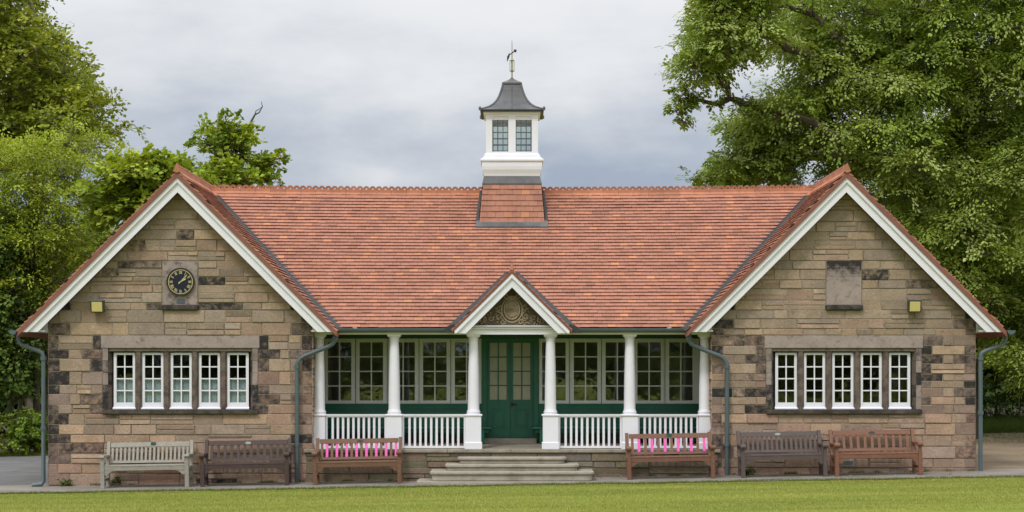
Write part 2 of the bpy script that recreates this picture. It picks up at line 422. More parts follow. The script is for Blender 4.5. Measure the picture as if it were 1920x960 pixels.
# ------------------------------------------------------------------ tiled roofs
def tile_tint(rnd):
    k = rnd.random(); v = rnd.uniform(.94, 1.06)
    if k < .03: c = (.50,.225,.12)
    elif k < .10: c = (.33,.15,.105)
    elif k < .20: c = (.44,.19,.115)
    else: c = (.385,.176,.12)
    return (c[0]*v, c[1]*v, c[2]*v, 0)
def tiles(mb, P0, U, V, ul, vl, halfs=(), seed=1, exp=.104, tw=.165, tail=.030, warp=None):
    rnd = random.Random(seed); P0 = Vector(P0); U = Vector(U).normalized(); V = Vector(V).normalized(); Nn = U.cross(V).normalized()
    if Nn.z < 0: Nn = -Nn
    n = int(math.ceil(vl/exp - 1e-6))
    def p3(u, v, h):
        q = P0 + U*u + V*v + Nn*h
        if warp: q = warp(q)
        return tuple(q)
    for i in range(n):
        v0 = i*exp; ve = min(vl, v0+exp*1.18)
        off = (i % 2)*tw/2 + rnd.uniform(-.02,.02); u = -off
        ph = rnd.uniform(0, 6)
        while u < ul:
            ua, ub = max(0, u)+.0015, min(ul, u+tw)-.0015; u += tw
            if ub-ua < .01: continue
            sag = .004*math.sin(u*1.1+ph)+rnd.uniform(-.002,.002)
            a0 = v0+sag
            pl = clip([(ua,a0),(ub,a0),(ub,ve),(ua,ve)], halfs)
            if len(pl) < 3 or area(pl) < .0003: continue
            hj = tail+rnd.uniform(-.003,.004)
            def h(v): return hj*(1-.9*min(1, max(0, (v-a0)/(ve-a0+1e-6))))
            col = tile_tint(rnd)
            mb.face([p3(a, b, h(b)) for a, b in pl], col)
            for k in range(len(pl)):
                p, q = pl[k], pl[(k+1) % len(pl)]
                if (abs(p[1]-a0) < 1e-5 and abs(q[1]-a0) < 1e-5) or (min(p[0],q[0]) > ul-.01) or (max(p[0],q[0]) < .01):
                    tl = abs(p[1]-a0) < 1e-5 and abs(q[1]-a0) < 1e-5
                    lo = (h(p[1])-.012, h(q[1])-.012) if tl else (-.004, -.004)
                    mb.face([p3(*p, h(p[1])), p3(*p, lo[0]), p3(*q, lo[1]), p3(*q, h(q[1]))], col)
                    if tl:      # underside of the overhanging tail
                        b0 = .35*exp; mb.face([p3(*p, lo[0]), p3(p[0], p[1]+b0, lo[0]-.010), p3(q[0], q[1]+b0, lo[1]-.010), p3(*q, lo[1])], col)

# ================================================================== PAVILION
pav = empty('pavilion', (0, 3, .07)); pav_off = Vector((0, 3, .07))
tag(pav, 'sandstone sports pavilion with red tiled roof, white cupola and columned porch', 'pavilion')
pav.location = (0,0,0)
WC, WH = 6.22, 2.475                   # wing centre and half width
WR = 5.80                              # wing ridge height (tile plane)
EY, EZ, RY, RZ = .12, 2.903, 3.27, 5.77
KM = (RZ-EZ)/(RY-EY)
BACKY = 6.5
WZ0 = -.25
winx = [-1.064+.532*k for k in range(5)]
OZ0, OZ1 = 1.375, 2.52                 # window opening

for sgn in (-1, 1):
    cx = sgn*WC
    mb = MB()
    hole = (cx-1.355-.10, cx+1.355+.10, OZ0-.085, 2.762, True)
    gl = [(1, 1, cx+5.47), (-1, 1, -cx+5.47)]
    plq = (cx-.326-.01, cx+.326+.01, 3.235, 4.16, False)
    to3 = lambda x, z, d: (x, -d, z)
    dampf = None
    stones(mb, cx-WH, cx+WH, WZ0, 5.5, to3, 11 if sgn < 0 else 23, [hole, plq], gl, True, True, soot=.045)
    # mortar sheet behind the stones, in pieces round the openings
    for (a, b, c, d_) in ((cx-WH, hole[0], WZ0, 5.5), (hole[1], cx+WH, WZ0, 5.5), (hole[0], hole[1], WZ0, hole[2]), (hole[0], hole[1], hole[3], 5.5)):
        p = clip([(a,c),(b,c),(b,d_),(a,d_)], gl)
        if p: mb.face([(x, .006, z) for x, z in p], MORTAR)
    # the side walls: outer and the short inner return in the porch
    so_ = cx + sgn*WH
    t3o = lambda y, z, d, s=sgn, xx=so_: (xx + s*d, y, z)
    stones(mb, .0, BACKY, WZ0, 2.86, t3o, 31+sgn, soot=.06, ql=True)
    mb.face([(so_-sgn*.006, .0, WZ0), (so_-sgn*.006, BACKY, WZ0), (so_-sgn*.006, BACKY, 2.86), (so_-sgn*.006, .0, 2.86)], MORTAR)
    si_ = cx - sgn*WH
    t3i = lambda y, z, d, s=sgn, xx=si_: (xx - s*d, y, z)
    stones(mb, .0, 2.0, WZ0, 2.9, t3i, 41+sgn, soot=.05)
    mb.face([(si_+sgn*.006, .0, WZ0), (si_+sgn*.006, 2.0, WZ0), (si_+sgn*.006, 2.0, 2.9), (si_+sgn*.006, .0, 2.9)], MORTAR)
    # back gable, plain coursed
    p = clip([(cx-WH,WZ0),(cx+WH,WZ0),(cx+WH,5.5),(cx-WH,5.5)], gl)
    mb.face([(x, BACKY, z) for x, z in p], (.30,.24,.165,.1))
    wall = mb.build('wing_wall', M['stone'], pav)
    # dressed stone window surround
    mb = MB(); mb.tint = DRESS
    mb.box(cx-1.485, cx+1.485, -.014, .30, OZ1+.005, 2.76, (.34,.275,.25,.17))
    mb.build('lintel', M['smooth_stone'], wall, bevel=.006)
    mb = MB()
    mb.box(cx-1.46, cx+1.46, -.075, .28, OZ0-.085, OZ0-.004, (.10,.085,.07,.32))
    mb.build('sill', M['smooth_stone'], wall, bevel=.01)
    mb = MB()
    for s2 in (-1, 1):                 # jambs of several blocks
        rnd = random.Random(5+s2+sgn); z = OZ0
        for k in range(5):
            zz = OZ0 + (OZ1-OZ0)*(k+1)/5; vv = rnd.uniform(.8,1.1)
            a, b = cx+s2*1.355, cx+s2*1.453
            mb.box(min(a,b), max(a,b), -.012+.002*(k%2), .29, z+.003, zz-.003, (*[c*vv for c in DRESS[:3]], rnd.choice([.2,.3,.42])))
            # splayed inner reveal
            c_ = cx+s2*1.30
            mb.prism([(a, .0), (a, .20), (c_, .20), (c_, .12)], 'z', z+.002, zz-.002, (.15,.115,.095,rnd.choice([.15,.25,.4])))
            z = zz
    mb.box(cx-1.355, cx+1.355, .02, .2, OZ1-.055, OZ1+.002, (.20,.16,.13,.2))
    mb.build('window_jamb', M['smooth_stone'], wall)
    for k in range(4):
        mb = MB(); mxx = cx + (winx[k]+winx[k+1])/2
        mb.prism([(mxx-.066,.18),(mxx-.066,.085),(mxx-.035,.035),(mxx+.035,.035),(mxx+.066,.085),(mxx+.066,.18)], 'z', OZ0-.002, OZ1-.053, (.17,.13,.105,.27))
        mb.build('mullion', M['smooth_stone'], wall)
    # white casements
    for k in range(5):
        xc = cx+winx[k]; hw = .205; zb, zt = OZ0, OZ1-.082
        mb = MB(); y0, y1 = .10, .15
        mb.box(xc-hw, xc-hw+.052, y0, y1, zb, zt); mb.box(xc+hw-.052, xc+hw, y0, y1, zb, zt)
        mb.box(xc-hw+.052, xc+hw-.052, y0, y1, zt-.042, zt)
        mb.box(xc-hw+.052, xc+hw-.052, y0, y1, zb+.045, zb+.127)
        mb.prism([(y0-.045, zb+.002),(y0-.045, zb+.018),(y0-.003, zb+.046),(y0-.003, zb+.002)], 'x', xc-hw-.012, xc+hw+.012)
        gz0, gz1 = zb+.127, zt-.042
        mb.box(xc-.0115, xc+.0115, y0+.008, y1-.01, gz0, gz1)
        for r_ in (1,2,3):
            z = gz0+(gz1-gz0)*r_/4
            for a, b in ((xc-hw+.052, xc-.0115), (xc+.0115, xc+hw-.052)): mb.box(a, b, y0+.008, y1-.01, z-.0115, z+.0115)
        wo = mb.build('window', M['white'], pav)
        mb = MB(); mb.box(xc-hw+.05, xc+hw-.05, .128, .132, gz0-.004, gz1+.004); mb.build('pane', M['glass'], wo)
        if sgn < 0:
            mb = MB(); n = 9; pts = []
            for i in range(n*2+1):
                pts.append((xc-.2+.4*i/(n*2), .165+.005*(i%2)))
            zc = gz0+(gz1-gz0)*.5
            for i in range(len(pts)-1):
                a, b = pts[i], pts[i+1]
                mb.face([(a[0],a[1],zb+.02),(b[0],b[1],zb+.02),(b[0],b[1],zc),(a[0],a[1],zc)])
            mb.build('net_curtain', M['blind'], wo)
    # plaque and its ledge
    mb = MB(); mb.box(cx-.326, cx+.326, -.02, .05, 3.335, 4.16, (.33,.265,.24,.22 if sgn < 0 else .18))
    if sgn > 0:
        for k, al in enumerate((.50, .46, .40, .34, .28, .22)): mb.box(cx-.324, cx+.324, -.0225, .0, 4.157-.05*(k+1), 4.157-.05*k, (.29,.232,.21,al))
    pl = mb.build('wall_plaque', M['smooth_stone'], pav)
    mb = MB(); mb.box(cx-.35, cx+.35, -.085, .04, 3.24, 3.325, (.11,.095,.08,.38)); mb.build('ledge', M['smooth_stone'], pl, bevel=.015)
    # room behind
    mb = MB(); xa, xb = cx-WH+.3, cx+WH-.3
    mb.face([(xa,.3,.5),(xa,6.2,.5),(xa,6.2,2.9),(xa,.3,2.9)]); mb.face([(xb,.3,.5),(xb,6.2,.5),(xb,6.2,2.9),(xb,.3,2.9)])
    mb.face([(xa,6.2,.5),(xb,6.2,.5),(xb,6.2,2.9),(xa,6.2,2.9)]); mb.face([(xa,.3,2.9),(xb,.3,2.9),(xb,6.2,2.9),(xa,6.2,2.9)])
    rm = mb.build('room_lining', M['room'], pav)
    mb = MB(); mb.face([(xa,.3,.5),(xb,.3,.5),(xb,6.2,.5),(xa,6.2,.5)])
    mb.box(cx-1.3, cx+.2, 2.6, 3.4, 1.15, 1.22); mb.box(cx+.7, cx+1.5, 4.6, 5.2, .5, 2.3); mb.box(cx-1.2, cx-1.1, 2.7, 3.3, .5, 1.15); mb.box(cx, cx+.1, 2.7, 3.3, .5, 1.15)
    mb.build('room_floor', M['roomfloor'], rm)
    # wing roof
    mb = MB(); y0, y1 = -.36, BACKY+.36; run = 2.965
    s45 = math.sqrt(.5)
    # outer slope: u along y, v upslope
    e = cx+sgn*run
    tiles(mb, (e, y0, WR-run), (0,1,0), (-sgn,0,1), y1-y0, run*math.sqrt(2), (), 3+sgn)
    ei = cx-sgn*run
    # inner slope: u = y - y0 ; d from ridge = run - v*s45 ; front piece keeps y <= yv(d)
    # valley: WR-d = EZ+KM*(y-EY)  ->  y = EY+(WR-d-EZ)/KM
    # y0+u <= EY+(WR-(run-v*s45)-EZ)/KM
    hf = [(1, -s45/KM, EY+(WR-run-EZ)/KM - y0 - .02)]
    tiles(mb, (ei, y0, WR-run), (0,1,0), (sgn,0,1), y1-y0, run*math.sqrt(2), hf, 7+sgn)
    hb = [(-1, -s45, -( (2*RY) - (EY+(WR-run-EZ)/KM) - y0))]
    tiles(mb, (ei, y0, WR-run), (0,1,0), (sgn,0,1), y1-y0, run*math.sqrt(2), hb, 9+sgn, exp=.2, tw=.3)
    rt = (.33,.13,.09,0)
    # deck under the tiles (verge thickness), leaving the tiles proud
    for s2 in (-1, 1):
        if s2 == sgn: mb.prism([(cx, WR-.004), (cx+s2*run, WR-run-.004), (cx+s2*run, WR-run-.10), (cx, WR-.11)], 'y', y0+.004, y1-.004, (.24,.10,.075,0))
        else: mb.prism([(cx, WR-.004), (cx+s2*run, WR-run-.004), (cx+s2*run, WR-run-.10), (cx, WR-.11)], 'y', y0+.004, .12, (.24,.10,.075,0))
    wr_ = mb.build('wing_roof', M['tile'], pav)
    # ridge tiles with pierced cresting along the wing ridge
    mb = MB()
    def crest(mb, P, U, n, pitch, zf, up0=.0):
        """scalloped pierced cresting: rings on a bar"""
        P = Vector(P); U = Vector(U); S = Vector((0,0,1)).cross(U)
        for k in range(n):
            c = P+U*(pitch*(k+.5)); c.z = zf(c)+.075; ro, ri = pitch*.52, .021; m = 12
            rnd = random.Random(k); v = rnd.uniform(.85,1.1); col = (.36*v,.15*v,.095*v,0)
            V = []
            for t in (-.016, .016):
                for r_ in (ro, ri):
                    for j in range(m):
                        q = 2*math.pi*j/m; V.append(c + U*(math.cos(q)*r_) + Vector((0,0,1))*(math.sin(q)*r_) + S*t)
            F = []
            for j in range(m):
                k2 = (j+1) % m
                F += [(j, k2, m+k2, m+j), (2*m+j, 3*m+j, 3*m+k2, 2*m+k2), (j, 2*m+j, 2*m+k2, k2), (m+j, m+k2, 3*m+k2, 3*m+j)]
            mb.poly(V, F, col)
    def ridge(mb, P, U, length, side, zf, seg=.31):
        P = Vector(P); U = Vector(U); S = Vector((0,0,1)).cross(U).normalized(); k = 0; t = 0
        while t < length-.01:
            e_ = min(length, t+seg); rnd = random.Random(k*7+3); v = rnd.uniform(.9,1.12); col = (.47*v,.20*v,.115*v,0)
            for s3 in (-1, 1):
                a, b = P+U*(t+.003), P+U*(e_-.003); a.z = zf(a); b.z = zf(b)
                dn = S*(s3*.115)-Vector((0,0,.115*side)); th = Vector((0,0,.045))
                mb.poly([a+th, b+th, b+th+dn, a+th+dn, a+dn+th*.35, b+dn+th*.35], [(0,1,2,3),(3,2,5,4)], col)
            a, b = P+U*(t+.003), P+U*(e_-.003); a.z = zf(a); b.z = zf(b)
            mb.poly([a+S*.02+th*.4, b+S*.02+th*.4, b+S*.02+th*2.0, a+S*.02+th*2.0, a-S*.02+th*.4, b-S*.02+th*.4, b-S*.02+th*2.0, a-S*.02+th*2.0],
                    [(0,1,2,3),(4,7,6,5),(3,2,6,7),(0,4,5,1),(0,3,7,4),(1,5,6,2)], col)
            t = e_; k += 1
    ridge(mb, (cx, y0-.01, 0), (0,1,0), y1-y0+.02, 1, lambda p: WR)
    mb.prism([(cx-.07, WR+.0), (cx, WR+.16), (cx+.07, WR+.0), (cx, WR-.03)], 'y', y0-.022, y0-.012, (.42,.17,.10,0))
    n = int((y1-y0)/.13); crest(mb, (cx, y0, 0), (0,1,0), n, .13, lambda p: WR+.0)
    mb.build('ridge_tiles', M['tile'], wr_)
    # bargeboards of the gable (front and back)
    mb = MB()
    def barge(mb, cx, zap, half, zend, wv, ya, yb, top=.10, cutv=0):
        # main board, both legs mitred at the apex
        for s2 in (-1, 1):
            zo = zap-half
            pts = [(cx, zap), (cx+s2*half, zo), (cx+s2*half, zend), (cx+s2*(zap-wv-zend), zend), (cx, zap-wv)]
            mb.prism(pts, 'y', ya, yb)
            pts = [(cx, zap+.004), (cx+s2*half*1.0, zo+.004), (cx+s2*half, zo-top), (cx, zap-top)]
            if zo-top < zend: pts = [(cx, zap+.004), (cx+s2*half, zo+.004), (cx+s2*half, zend-.0015), (cx+s2*(zap-top-zend), zend-.0015), (cx, zap-top)]
            mb.prism(pts, 'y', ya-.04, ya-.002)
            pts = [(cx, zap-top+.0), (cx+s2*(half), zo-top), (cx+s2*half, zo-top-.02), (cx, zap-top-.02)]
            pts = [(cx, zap-top), (cx+s2*(zap-top-zend), zend), (cx+s2*(zap-top-.022-zend), zend), (cx, zap-top-.022)]
            mb.prism(pts, 'y', ya-.018, ya-.003)
    barge(mb, cx, 5.705, 2.885, 2.82, .285, -.29, -.25)
    bb = mb.build('bargeboard', M['white'], pav)
    for s2 in (-1, 1):
        mb = MB()
        a, b = cx+s2*(WH+.004), cx+s2*2.86
        if s2 == sgn: mb.box(min(a,b), max(a,b), -.249, BACKY+.2, 2.83, 2.85)
        else: mb.box(min(a,b), max(a,b), -.249, .0, 2.83, 2.85)
        mb.build('soffit', M['offwhite'], bb)
    mb = MB(); barge(mb, cx, 5.705, 2.885, 2.82, .285, BACKY+.25, BACKY+.29); mb.build('bargeboard', M['white'], pav)
    for s2 in (-1, 1):                  # boxed eaves ends under the bargeboard feet
        a = cx+s2*(WH+.005); mb = MB(); mb.prism([(a, 2.852), (cx+s2*2.835, 2.852), (a, 3.205)], 'y', -.035, -.004); mb.build('eaves_box', M['offwhite'], bb)
    # eaves gutter on the outer side and its downpipe
    mb = MB(); gx = cx+sgn*(run+.075); prof = [(gx+.075*math.cos(q), 2.845+.075*math.sin(q)) for q in [math.pi+math.pi*i/8 for i in range(9)]]
    prof2 = prof + [(gx+.062, 2.85), (gx-.062, 2.85)]
    mb.prism(prof2, 'y', -.40, BACKY+.3); gt = mb.build('gutter', M['pipe'], pav, smooth=True)
    mb = MB(); wx = cx+sgn*(WH+.075); ye = -.06
    gb = g(wx, 0)
    pts = [(gx-sgn*.02, ye, 2.80), (gx-sgn*.02, ye, 2.70), (gx-sgn*.035, ye, 2.63), (gx-sgn*.09, ye, 2.58), (wx+sgn*.09, ye, 2.47), (wx+sgn*.02, ye, 2.43), (wx, ye, 2.36), (wx, ye, gb+.10), (wx, ye, gb+.0)] if sgn > 0 else None
    if pts is None: pts = [(gx-sgn*.02, ye, 2.80), (gx-sgn*.02, ye, 2.70), (gx-sgn*.035, ye, 2.63), (gx-sgn*.09, ye, 2.58), (wx+sgn*.09, ye, 2.47), (wx+sgn*.02, ye, 2.43), (wx, ye, 2.36), (wx, ye, gb+.10), (wx+sgn*.03, ye-.03, gb+.05), (wx+sgn*.20, ye-.05, gb+.03)]
    mb.tube(pts, .041, 10); dp = mb.build('downpipe', M['pipe'], pav, smooth=True)
    for z in (2.33, gb+1.1):
        mb = MB(); mb.tube([(wx, ye, z-.035), (wx, ye, z+.035)], .056, 10); mb.build('collar', M['pipe'], dp, smooth=True)

# ---- main roof
def sag(q):
    t = max(0, min(1, (q.z-EZ)/(RZ-EZ))); a = abs(q.x)
    if a < 5.7: q = Vector((q.x, q.y, q.z - .045*t*(1-(q.x/5.7)**2)))
    return q
mb = MB(); KL = math.hypot(1, KM); vl = (RY-EY)*KL; vn = Vector((0, 1, KM)).normalized()
PG_Z, PG_HW = 3.985, 1.125                # porch gable ridge and half width
pgy = EY+(PG_Z-EZ)/KM                     # where its ridge meets the main slope
# u = x + 6.3 ; horizontal y = EY + v/KL ; wing valley: |x| <= WC-(WR-EZ-KM*v/KL)
UL = 6.3
cK = KM/KL
rhs = WC-(WR-EZ)-.095
halfsR = [(-1, 0, -UL), (1, -cK, UL+rhs), (-1, -cK, -UL-(PG_Z-EZ)-.075)]      # x>=0, x<=valley, outside porch gable (x + KM v/KL >= PG_Z-EZ)
halfsL = [(1, 0, UL), (-1, -cK, -UL+rhs), (1, -cK, UL-(PG_Z-EZ)-.075)]
tiles(mb, (-UL, EY, EZ), (1,0,0), vn, 2*UL, vl, halfsR, 51, warp=sag)
tiles(mb, (-UL, EY, EZ), (1,0,0), vn, 2*UL, vl, halfsL, 52, warp=sag)
# back slope
vb = Vector((0,-1,KM)).normalized()
hbk = [(1, -cK, UL+WC-(WR-EZ)-.03), (-1, -cK, -UL+WC-(WR-EZ)-.03)]
tiles(mb, (-UL, 2*RY-EY, EZ), (1,0,0), vb, 2*UL, vl, hbk, 53, exp=.2, tw=.3, warp=sag)
mr = mb.build('main_roof', M['tile'], pav)
mb = MB()
zr = lambda p: RZ-.02-.045*(1-min(1,(p.x/5.7)**2))
XE = WC-(WR-RZ)
ridge(mb, (-XE, RY, 0), (1,0,0), 2*XE, KM, zr)
crest(mb, (-XE+.02, RY, 0), (1,0,0), int(2*XE/.13), .13, lambda p: zr(p)+.02)
mb.build('ridge_tiles', M['tile'], mr)
# lead valleys, widened so their black also paints the shadow along them
def strip(a, b, w1, w2, lift=.012):
    """valley trough: centre line a-b, one leaf to each side"""
    a, b = Vector(a), Vector(b)
    for w_ in (w1, w2):
        w_ = Vector(w_); mb.face([a+Vector((0,0,-.01)), b+Vector((0,0,-.01)), b+w_, a+w_])
for s in (-1, 1):
    a = (s*(WC-(WR-EZ)), EY-.03, EZ-.01); b = (s*(WC-(WR-RZ)), RY, RZ)
    mb = MB(); strip(a, b, (-s*.15, 0, .014), (s*.05, 0, .055)); mb.build('valley_lead_shade', M['flashing'], mr)
    a = (s*(PG_Z-EZ), EY-.05, EZ+.02); b = (0, pgy, PG_Z+.02)
    mb = MB(); strip(a, b, (s*.12, 0, .016), (-s*.05, 0, .06)); mb.build('valley_lead_shade', M['flashing'], mr)

# ---- porch gable
GY = -.06
mb = MB()
for s in (-1, 1):
    e = s*PG_HW
    hp = [(1, -math.sqrt(.5)/KM, EY+(PG_Z-PG_HW-EZ)/KM-(GY-.05)-.01)]
    tiles(mb, (e, GY-.05, PG_Z-PG_HW), (0,1,0), (-s,0,1), 1.6, PG_HW*math.sqrt(2), hp, 61+s, exp=.10, tw=.15, tail=.02)
    mb.prism([(0, PG_Z-.004), (e, PG_Z-PG_HW-.004), (e, PG_Z-PG_HW-.06), (0, PG_Z-.07)], 'y', GY-.047, .25, (.20,.085,.065,0))
pr = mb.build('porch_roof', M['tile'], pav)
mb = MB()
ridge(mb, (0, GY-.055, 0), (0,1,0), pgy-GY-.05, 1, lambda p: PG_Z-.02, .25)
mb.lathe([(.045, PG_Z), (.04, PG_Z+.03), (.02, PG_Z+.045), (.03, PG_Z+.075), (.012, PG_Z+.11), (.004, PG_Z+.17)], (0, GY-.01), 10, col=(.36,.14,.09,0))
mb.build('ridge_tiles', M['tile'], pr)
mb = MB()
barge(mb, 0, 3.925, 1.075, 2.80, .265, GY, GY+.04, top=.085)
pb = mb.build('bargeboard', M['white'], pav)
for s in (-1, 1):                       # black painted eaves returns beside the little gable
    mb = MB(); mb.prism([(s*1.078, 2.81), (s*1.30, 2.81), (s*1.22, 2.93), (s*1.078, 2.98)], 'y', .0, .10); mb.build('eaves_return', M['flashing'], pb)
# entablature beam and dentils
mb = MB(); bz0, bz1 = Z(627, .14), Z(610.5, .14)
mb.box(-.93, .93, .14, .42, bz0, bz1-.07); mb.box(-.96, .96, .10, .40, bz1-.068, bz1-.045); mb.box(-.98, .98, .06, .40, bz1-.018, bz1)
mb.box(-.95, .95, .115, .40, bz1-.045, bz1-.018)
for k in range(48):
    x = -.93+k*.0396; mb.box(x, x+.021, .085, .113, bz1-.043, bz1-.019)
mb.build('porch_beam', M['white'], pav)
# carved pediment
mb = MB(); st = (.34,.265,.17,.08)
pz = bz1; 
mb.prism([(-1.0, pz-.01), (1.0, pz-.01), (0, pz+.98)], 'y', .20, .34, (.13,.10,.065,.15))  # ground in darker recess dirt, relief paler: carving contrast put into colour
pd = mb.build('pediment', M['stone'], pav)
mb = MB(); rnd = random.Random(4)
oc = (0, Z(580, .2)); 
def ring(cx, cz, rx, rz, rr, yy, a0=0, a1=2*math.pi, n=28, spiral=0, col=st):
    pts = []
    for i in range(n+1):
        q = a0+(a1-a0)*i/n; k = 1-spiral*i/n
        pts.append((cx+rx*k*math.cos(q), yy, cz+rz*k*math.sin(q)))
    mb.tube(pts, rr, 6, col=col)
ring(oc[0], oc[1], .145, .185, .016, .185); ring(oc[0], oc[1], .115, .15, .010, .19); ring(oc[0], oc[1]-.01, .195, .235, .014, .19)
mb.prism([(oc[0]+.11*math.cos(q), oc[1]+.145*math.sin(q)) for q in [2*math.pi*i/20 for i in range(20)]], 'y', .178, .20, (.26,.205,.135,0))
mb.box(-.108, .108, .174, .178, oc[1]-.055, oc[1]+.02, (.20,.15,.10,.1))
for s in (-1, 1):
    for (px, pz_, r_, sp, a0) in ((.25, oc[1]+.02, .06, .8, 1.2), (.26, oc[1]-.12, .075, .8, 2.0), (.40, oc[1]-.17, .055, .8, .5), (.52, oc[1]-.20, .045, .8, 2.2), (.62, oc[1]-.215, .03, .8, 1), (.17, oc[1]-.24, .05, .7, .3), (.12, oc[1]+.24, .05, .8, 2)):
        pts = []
        for i in range(19):
            q = a0+s*4.5*math.pi*i/18*.55; k = 1-sp*i/18
            pts.append((s*px+r_*k*math.cos(q), .19, pz_+r_*k*math.sin(q)))
        mb.tube(pts, [.014-.006*i/18 for i in range(19)], 6, col=st)
    for k in range(70):
        x = rnd.uniform(.16, .78); zt_ = pz+.85-x; z = pz+.015+rnd.random()**1.5*max(0, zt_-pz-.12)*.75
        if (x/.24)**2+((z-oc[1])/.26)**2 < 1: continue
        a = rnd.uniform(0, 3.1); l = rnd.uniform(.02,.045); v = rnd.uniform(.7,1.15)
        dx, dz_ = math.cos(a)*l, math.sin(a)*l
        mb.tube([(s*(x-dx), .198, z-dz_), (s*x, .18, z), (s*(x+dx), .196, z+dz_)], [.004, .012, .003], 5, col=(st[0]*v, st[1]*v, st[2]*v, .1))
for k in range(5):
    x = -.06+.03*k; mb.tube([(x*.8, .2, oc[1]+.21), (x, .18, oc[1]+.25), (x*1.25, .19, oc[1]+.285-.02*abs(k-2))], [.012,.014,.006], 6, col=st)
ring(0, oc[1]+.215, .07, .018, .012, .185)
mb.build('cartouche', M['stone'], pd, smooth=True)

# ---- main eaves gutter, beam
for s in (-1, 1):
    mb = MB(); gy = EY-.045; gz = EZ-.012
    prof = [(gy+.062*math.cos(q), gz+.075*math.sin(q)) for q in [math.pi+math.pi*i/8 for i in range(9)]]+[(gy+.05, gz+.004), (gy-.05, gz+.004)]
    a, b = s*1.085, s*(WC-2.90+.05)
    mb.prism(prof, 'x', min(a,b), max(a,b)); mb.build('gutter', M['pipe'], pav, smooth=True)
    mb = MB(); a, b = s*.935, s*(WC-WH-.006)
    mb.box(min(a,b), max(a,b), .16, .44, Z(627,.16), 2.86); mb.box(min(a,b), max(a,b), .10, .159, Z(625,.1)+.01, 2.86)
    mb.build('eaves_beam', M['offwhite'], pav)
    # hopper head and swan-neck downpipe
    mb = MB(); yp = -.09
    hx = s*X(960+332, yp); zz = lambda py: Z(py, yp)
    mb.prism([(hx-.055, zz(614)), (hx+.055, zz(614)), (hx+.045, zz(622)), (hx+.03, zz(628)), (hx-.03, zz(628)), (hx-.045, zz(622))], 'y', yp-.06, .06)
    xb = s*X(960+403, yp); gb = g(xb, -.1)
    xq = lambda o: s*X(960+o, yp)
    pts = [(hx, yp, zz(625)), (hx, yp, zz(638)), (xq(336), yp, zz(645)), (xq(345), yp, zz(650)), (xq(388), yp, zz(667)), (xq(397), yp, zz(672)), (xb, yp, zz(682)), (xb, yp, zz(760)), (xb, yp, gb-.02)]
    mb.tube(pts, .042, 10); dp = mb.build('downpipe', M['pipe'], pav, smooth=True)
    for (p, q) in (((hx,zz(632)),(hx,zz(638))), ((xb,zz(685)),(xb,zz(691))), ((xb,zz(830)),(xb,zz(837)))):
        mb = MB(); mb.tube([(p[0], yp, p[1]), (q[0], yp, q[1])], .055, 10); mb.build('collar', M['pipe'], dp, smooth=True)
    for o1 in (351, 386):
        a = Vector((xq(o1), yp, zz(650+(o1-345)*17/43))); d_ = Vector((xq(o1+3)-xq(o1), 0, zz(651.2)-zz(650)))
        mb = MB(); mb.tube([a, a+d_], .054, 10); mb.build('collar', M['pipe'], dp, smooth=True)
    mb = MB(); mb.box(xb-.075, xb+.075, yp+.02, -.012, zz(834)-.015, zz(834)+.015); mb.build('bracket', M['pipe'], dp)

# ---- terrace, steps
TF, TZ = -.03, .625
mb = MB()
t3 = lambda x, z, d: (x, TF-d, z)
stones(mb, -3.86, 3.86, -.2, TZ-.06, t3, 77, soot=.03, hr=(.13,.20), wr=(.4,1.3), dirt=.6, tone=(.20,.165,.115))
mb.box(-3.855, 3.855, TF+.006, .6, -.25, TZ-.062, (.16,.13,.09,.1))
mb.build('terrace_wall', M['stone'], pav)
mb = MB()
for a, b in ((-3.90,-2.55),(-2.546,-1.21),(-1.206,-.02),(-.016,1.2),(1.204,2.5),(2.504,3.90)): mb.box(a, b, TF-.05, .14, TZ-.058, TZ)
mb.build('terrace_coping', M['coping'], pav, bevel=.008)
BY = 1.9
mb = MB(); mb.face([(-3.76,.14,TZ-.002),(3.76,.14,TZ-.002),(3.76,BY+.02,TZ+.05),(-3.76,BY+.02,TZ+.05)]); mb.build('porch_floor', M['floor'], pav)
def step_outline(hw, yf, yb, r, n=7):
    pts = [(hw, yb), (-hw, yb)]
    for i in range(n+1):
        q = math.pi+(math.pi/2)*i/n; pts.append((-hw+r+r*math.cos(q), yf+r+r*math.sin(q)))
    for i in range(n+1):
        q = 1.5*math.pi+(math.pi/2)*i/n; pts.append((hw-r+r*math.cos(q), yf+r+r*math.sin(q)))
    return pts
for hw, yf, zt, zb in ((1.01, -.42, .495, .375), (1.235, -.72, .375, .255), (1.50, -1.02, .258, .09)):
    mb = MB()
    mb.prism(step_outline(hw, yf, -.034, .13), 'z', zt-.05, zt)
    mb.prism(step_outline(hw-.035, yf+.035, -.036, .10), 'z', zb+.001, zt-.051)
    mb.build('step', M['concrete'], pav, bevel=.012)
mb = MB(); mb.prism(step_outline(1.74, -1.14, -.04, .18), 'z', -.05, .085); mb.build('base_slab', M['concrete'], pav, bevel=.008)

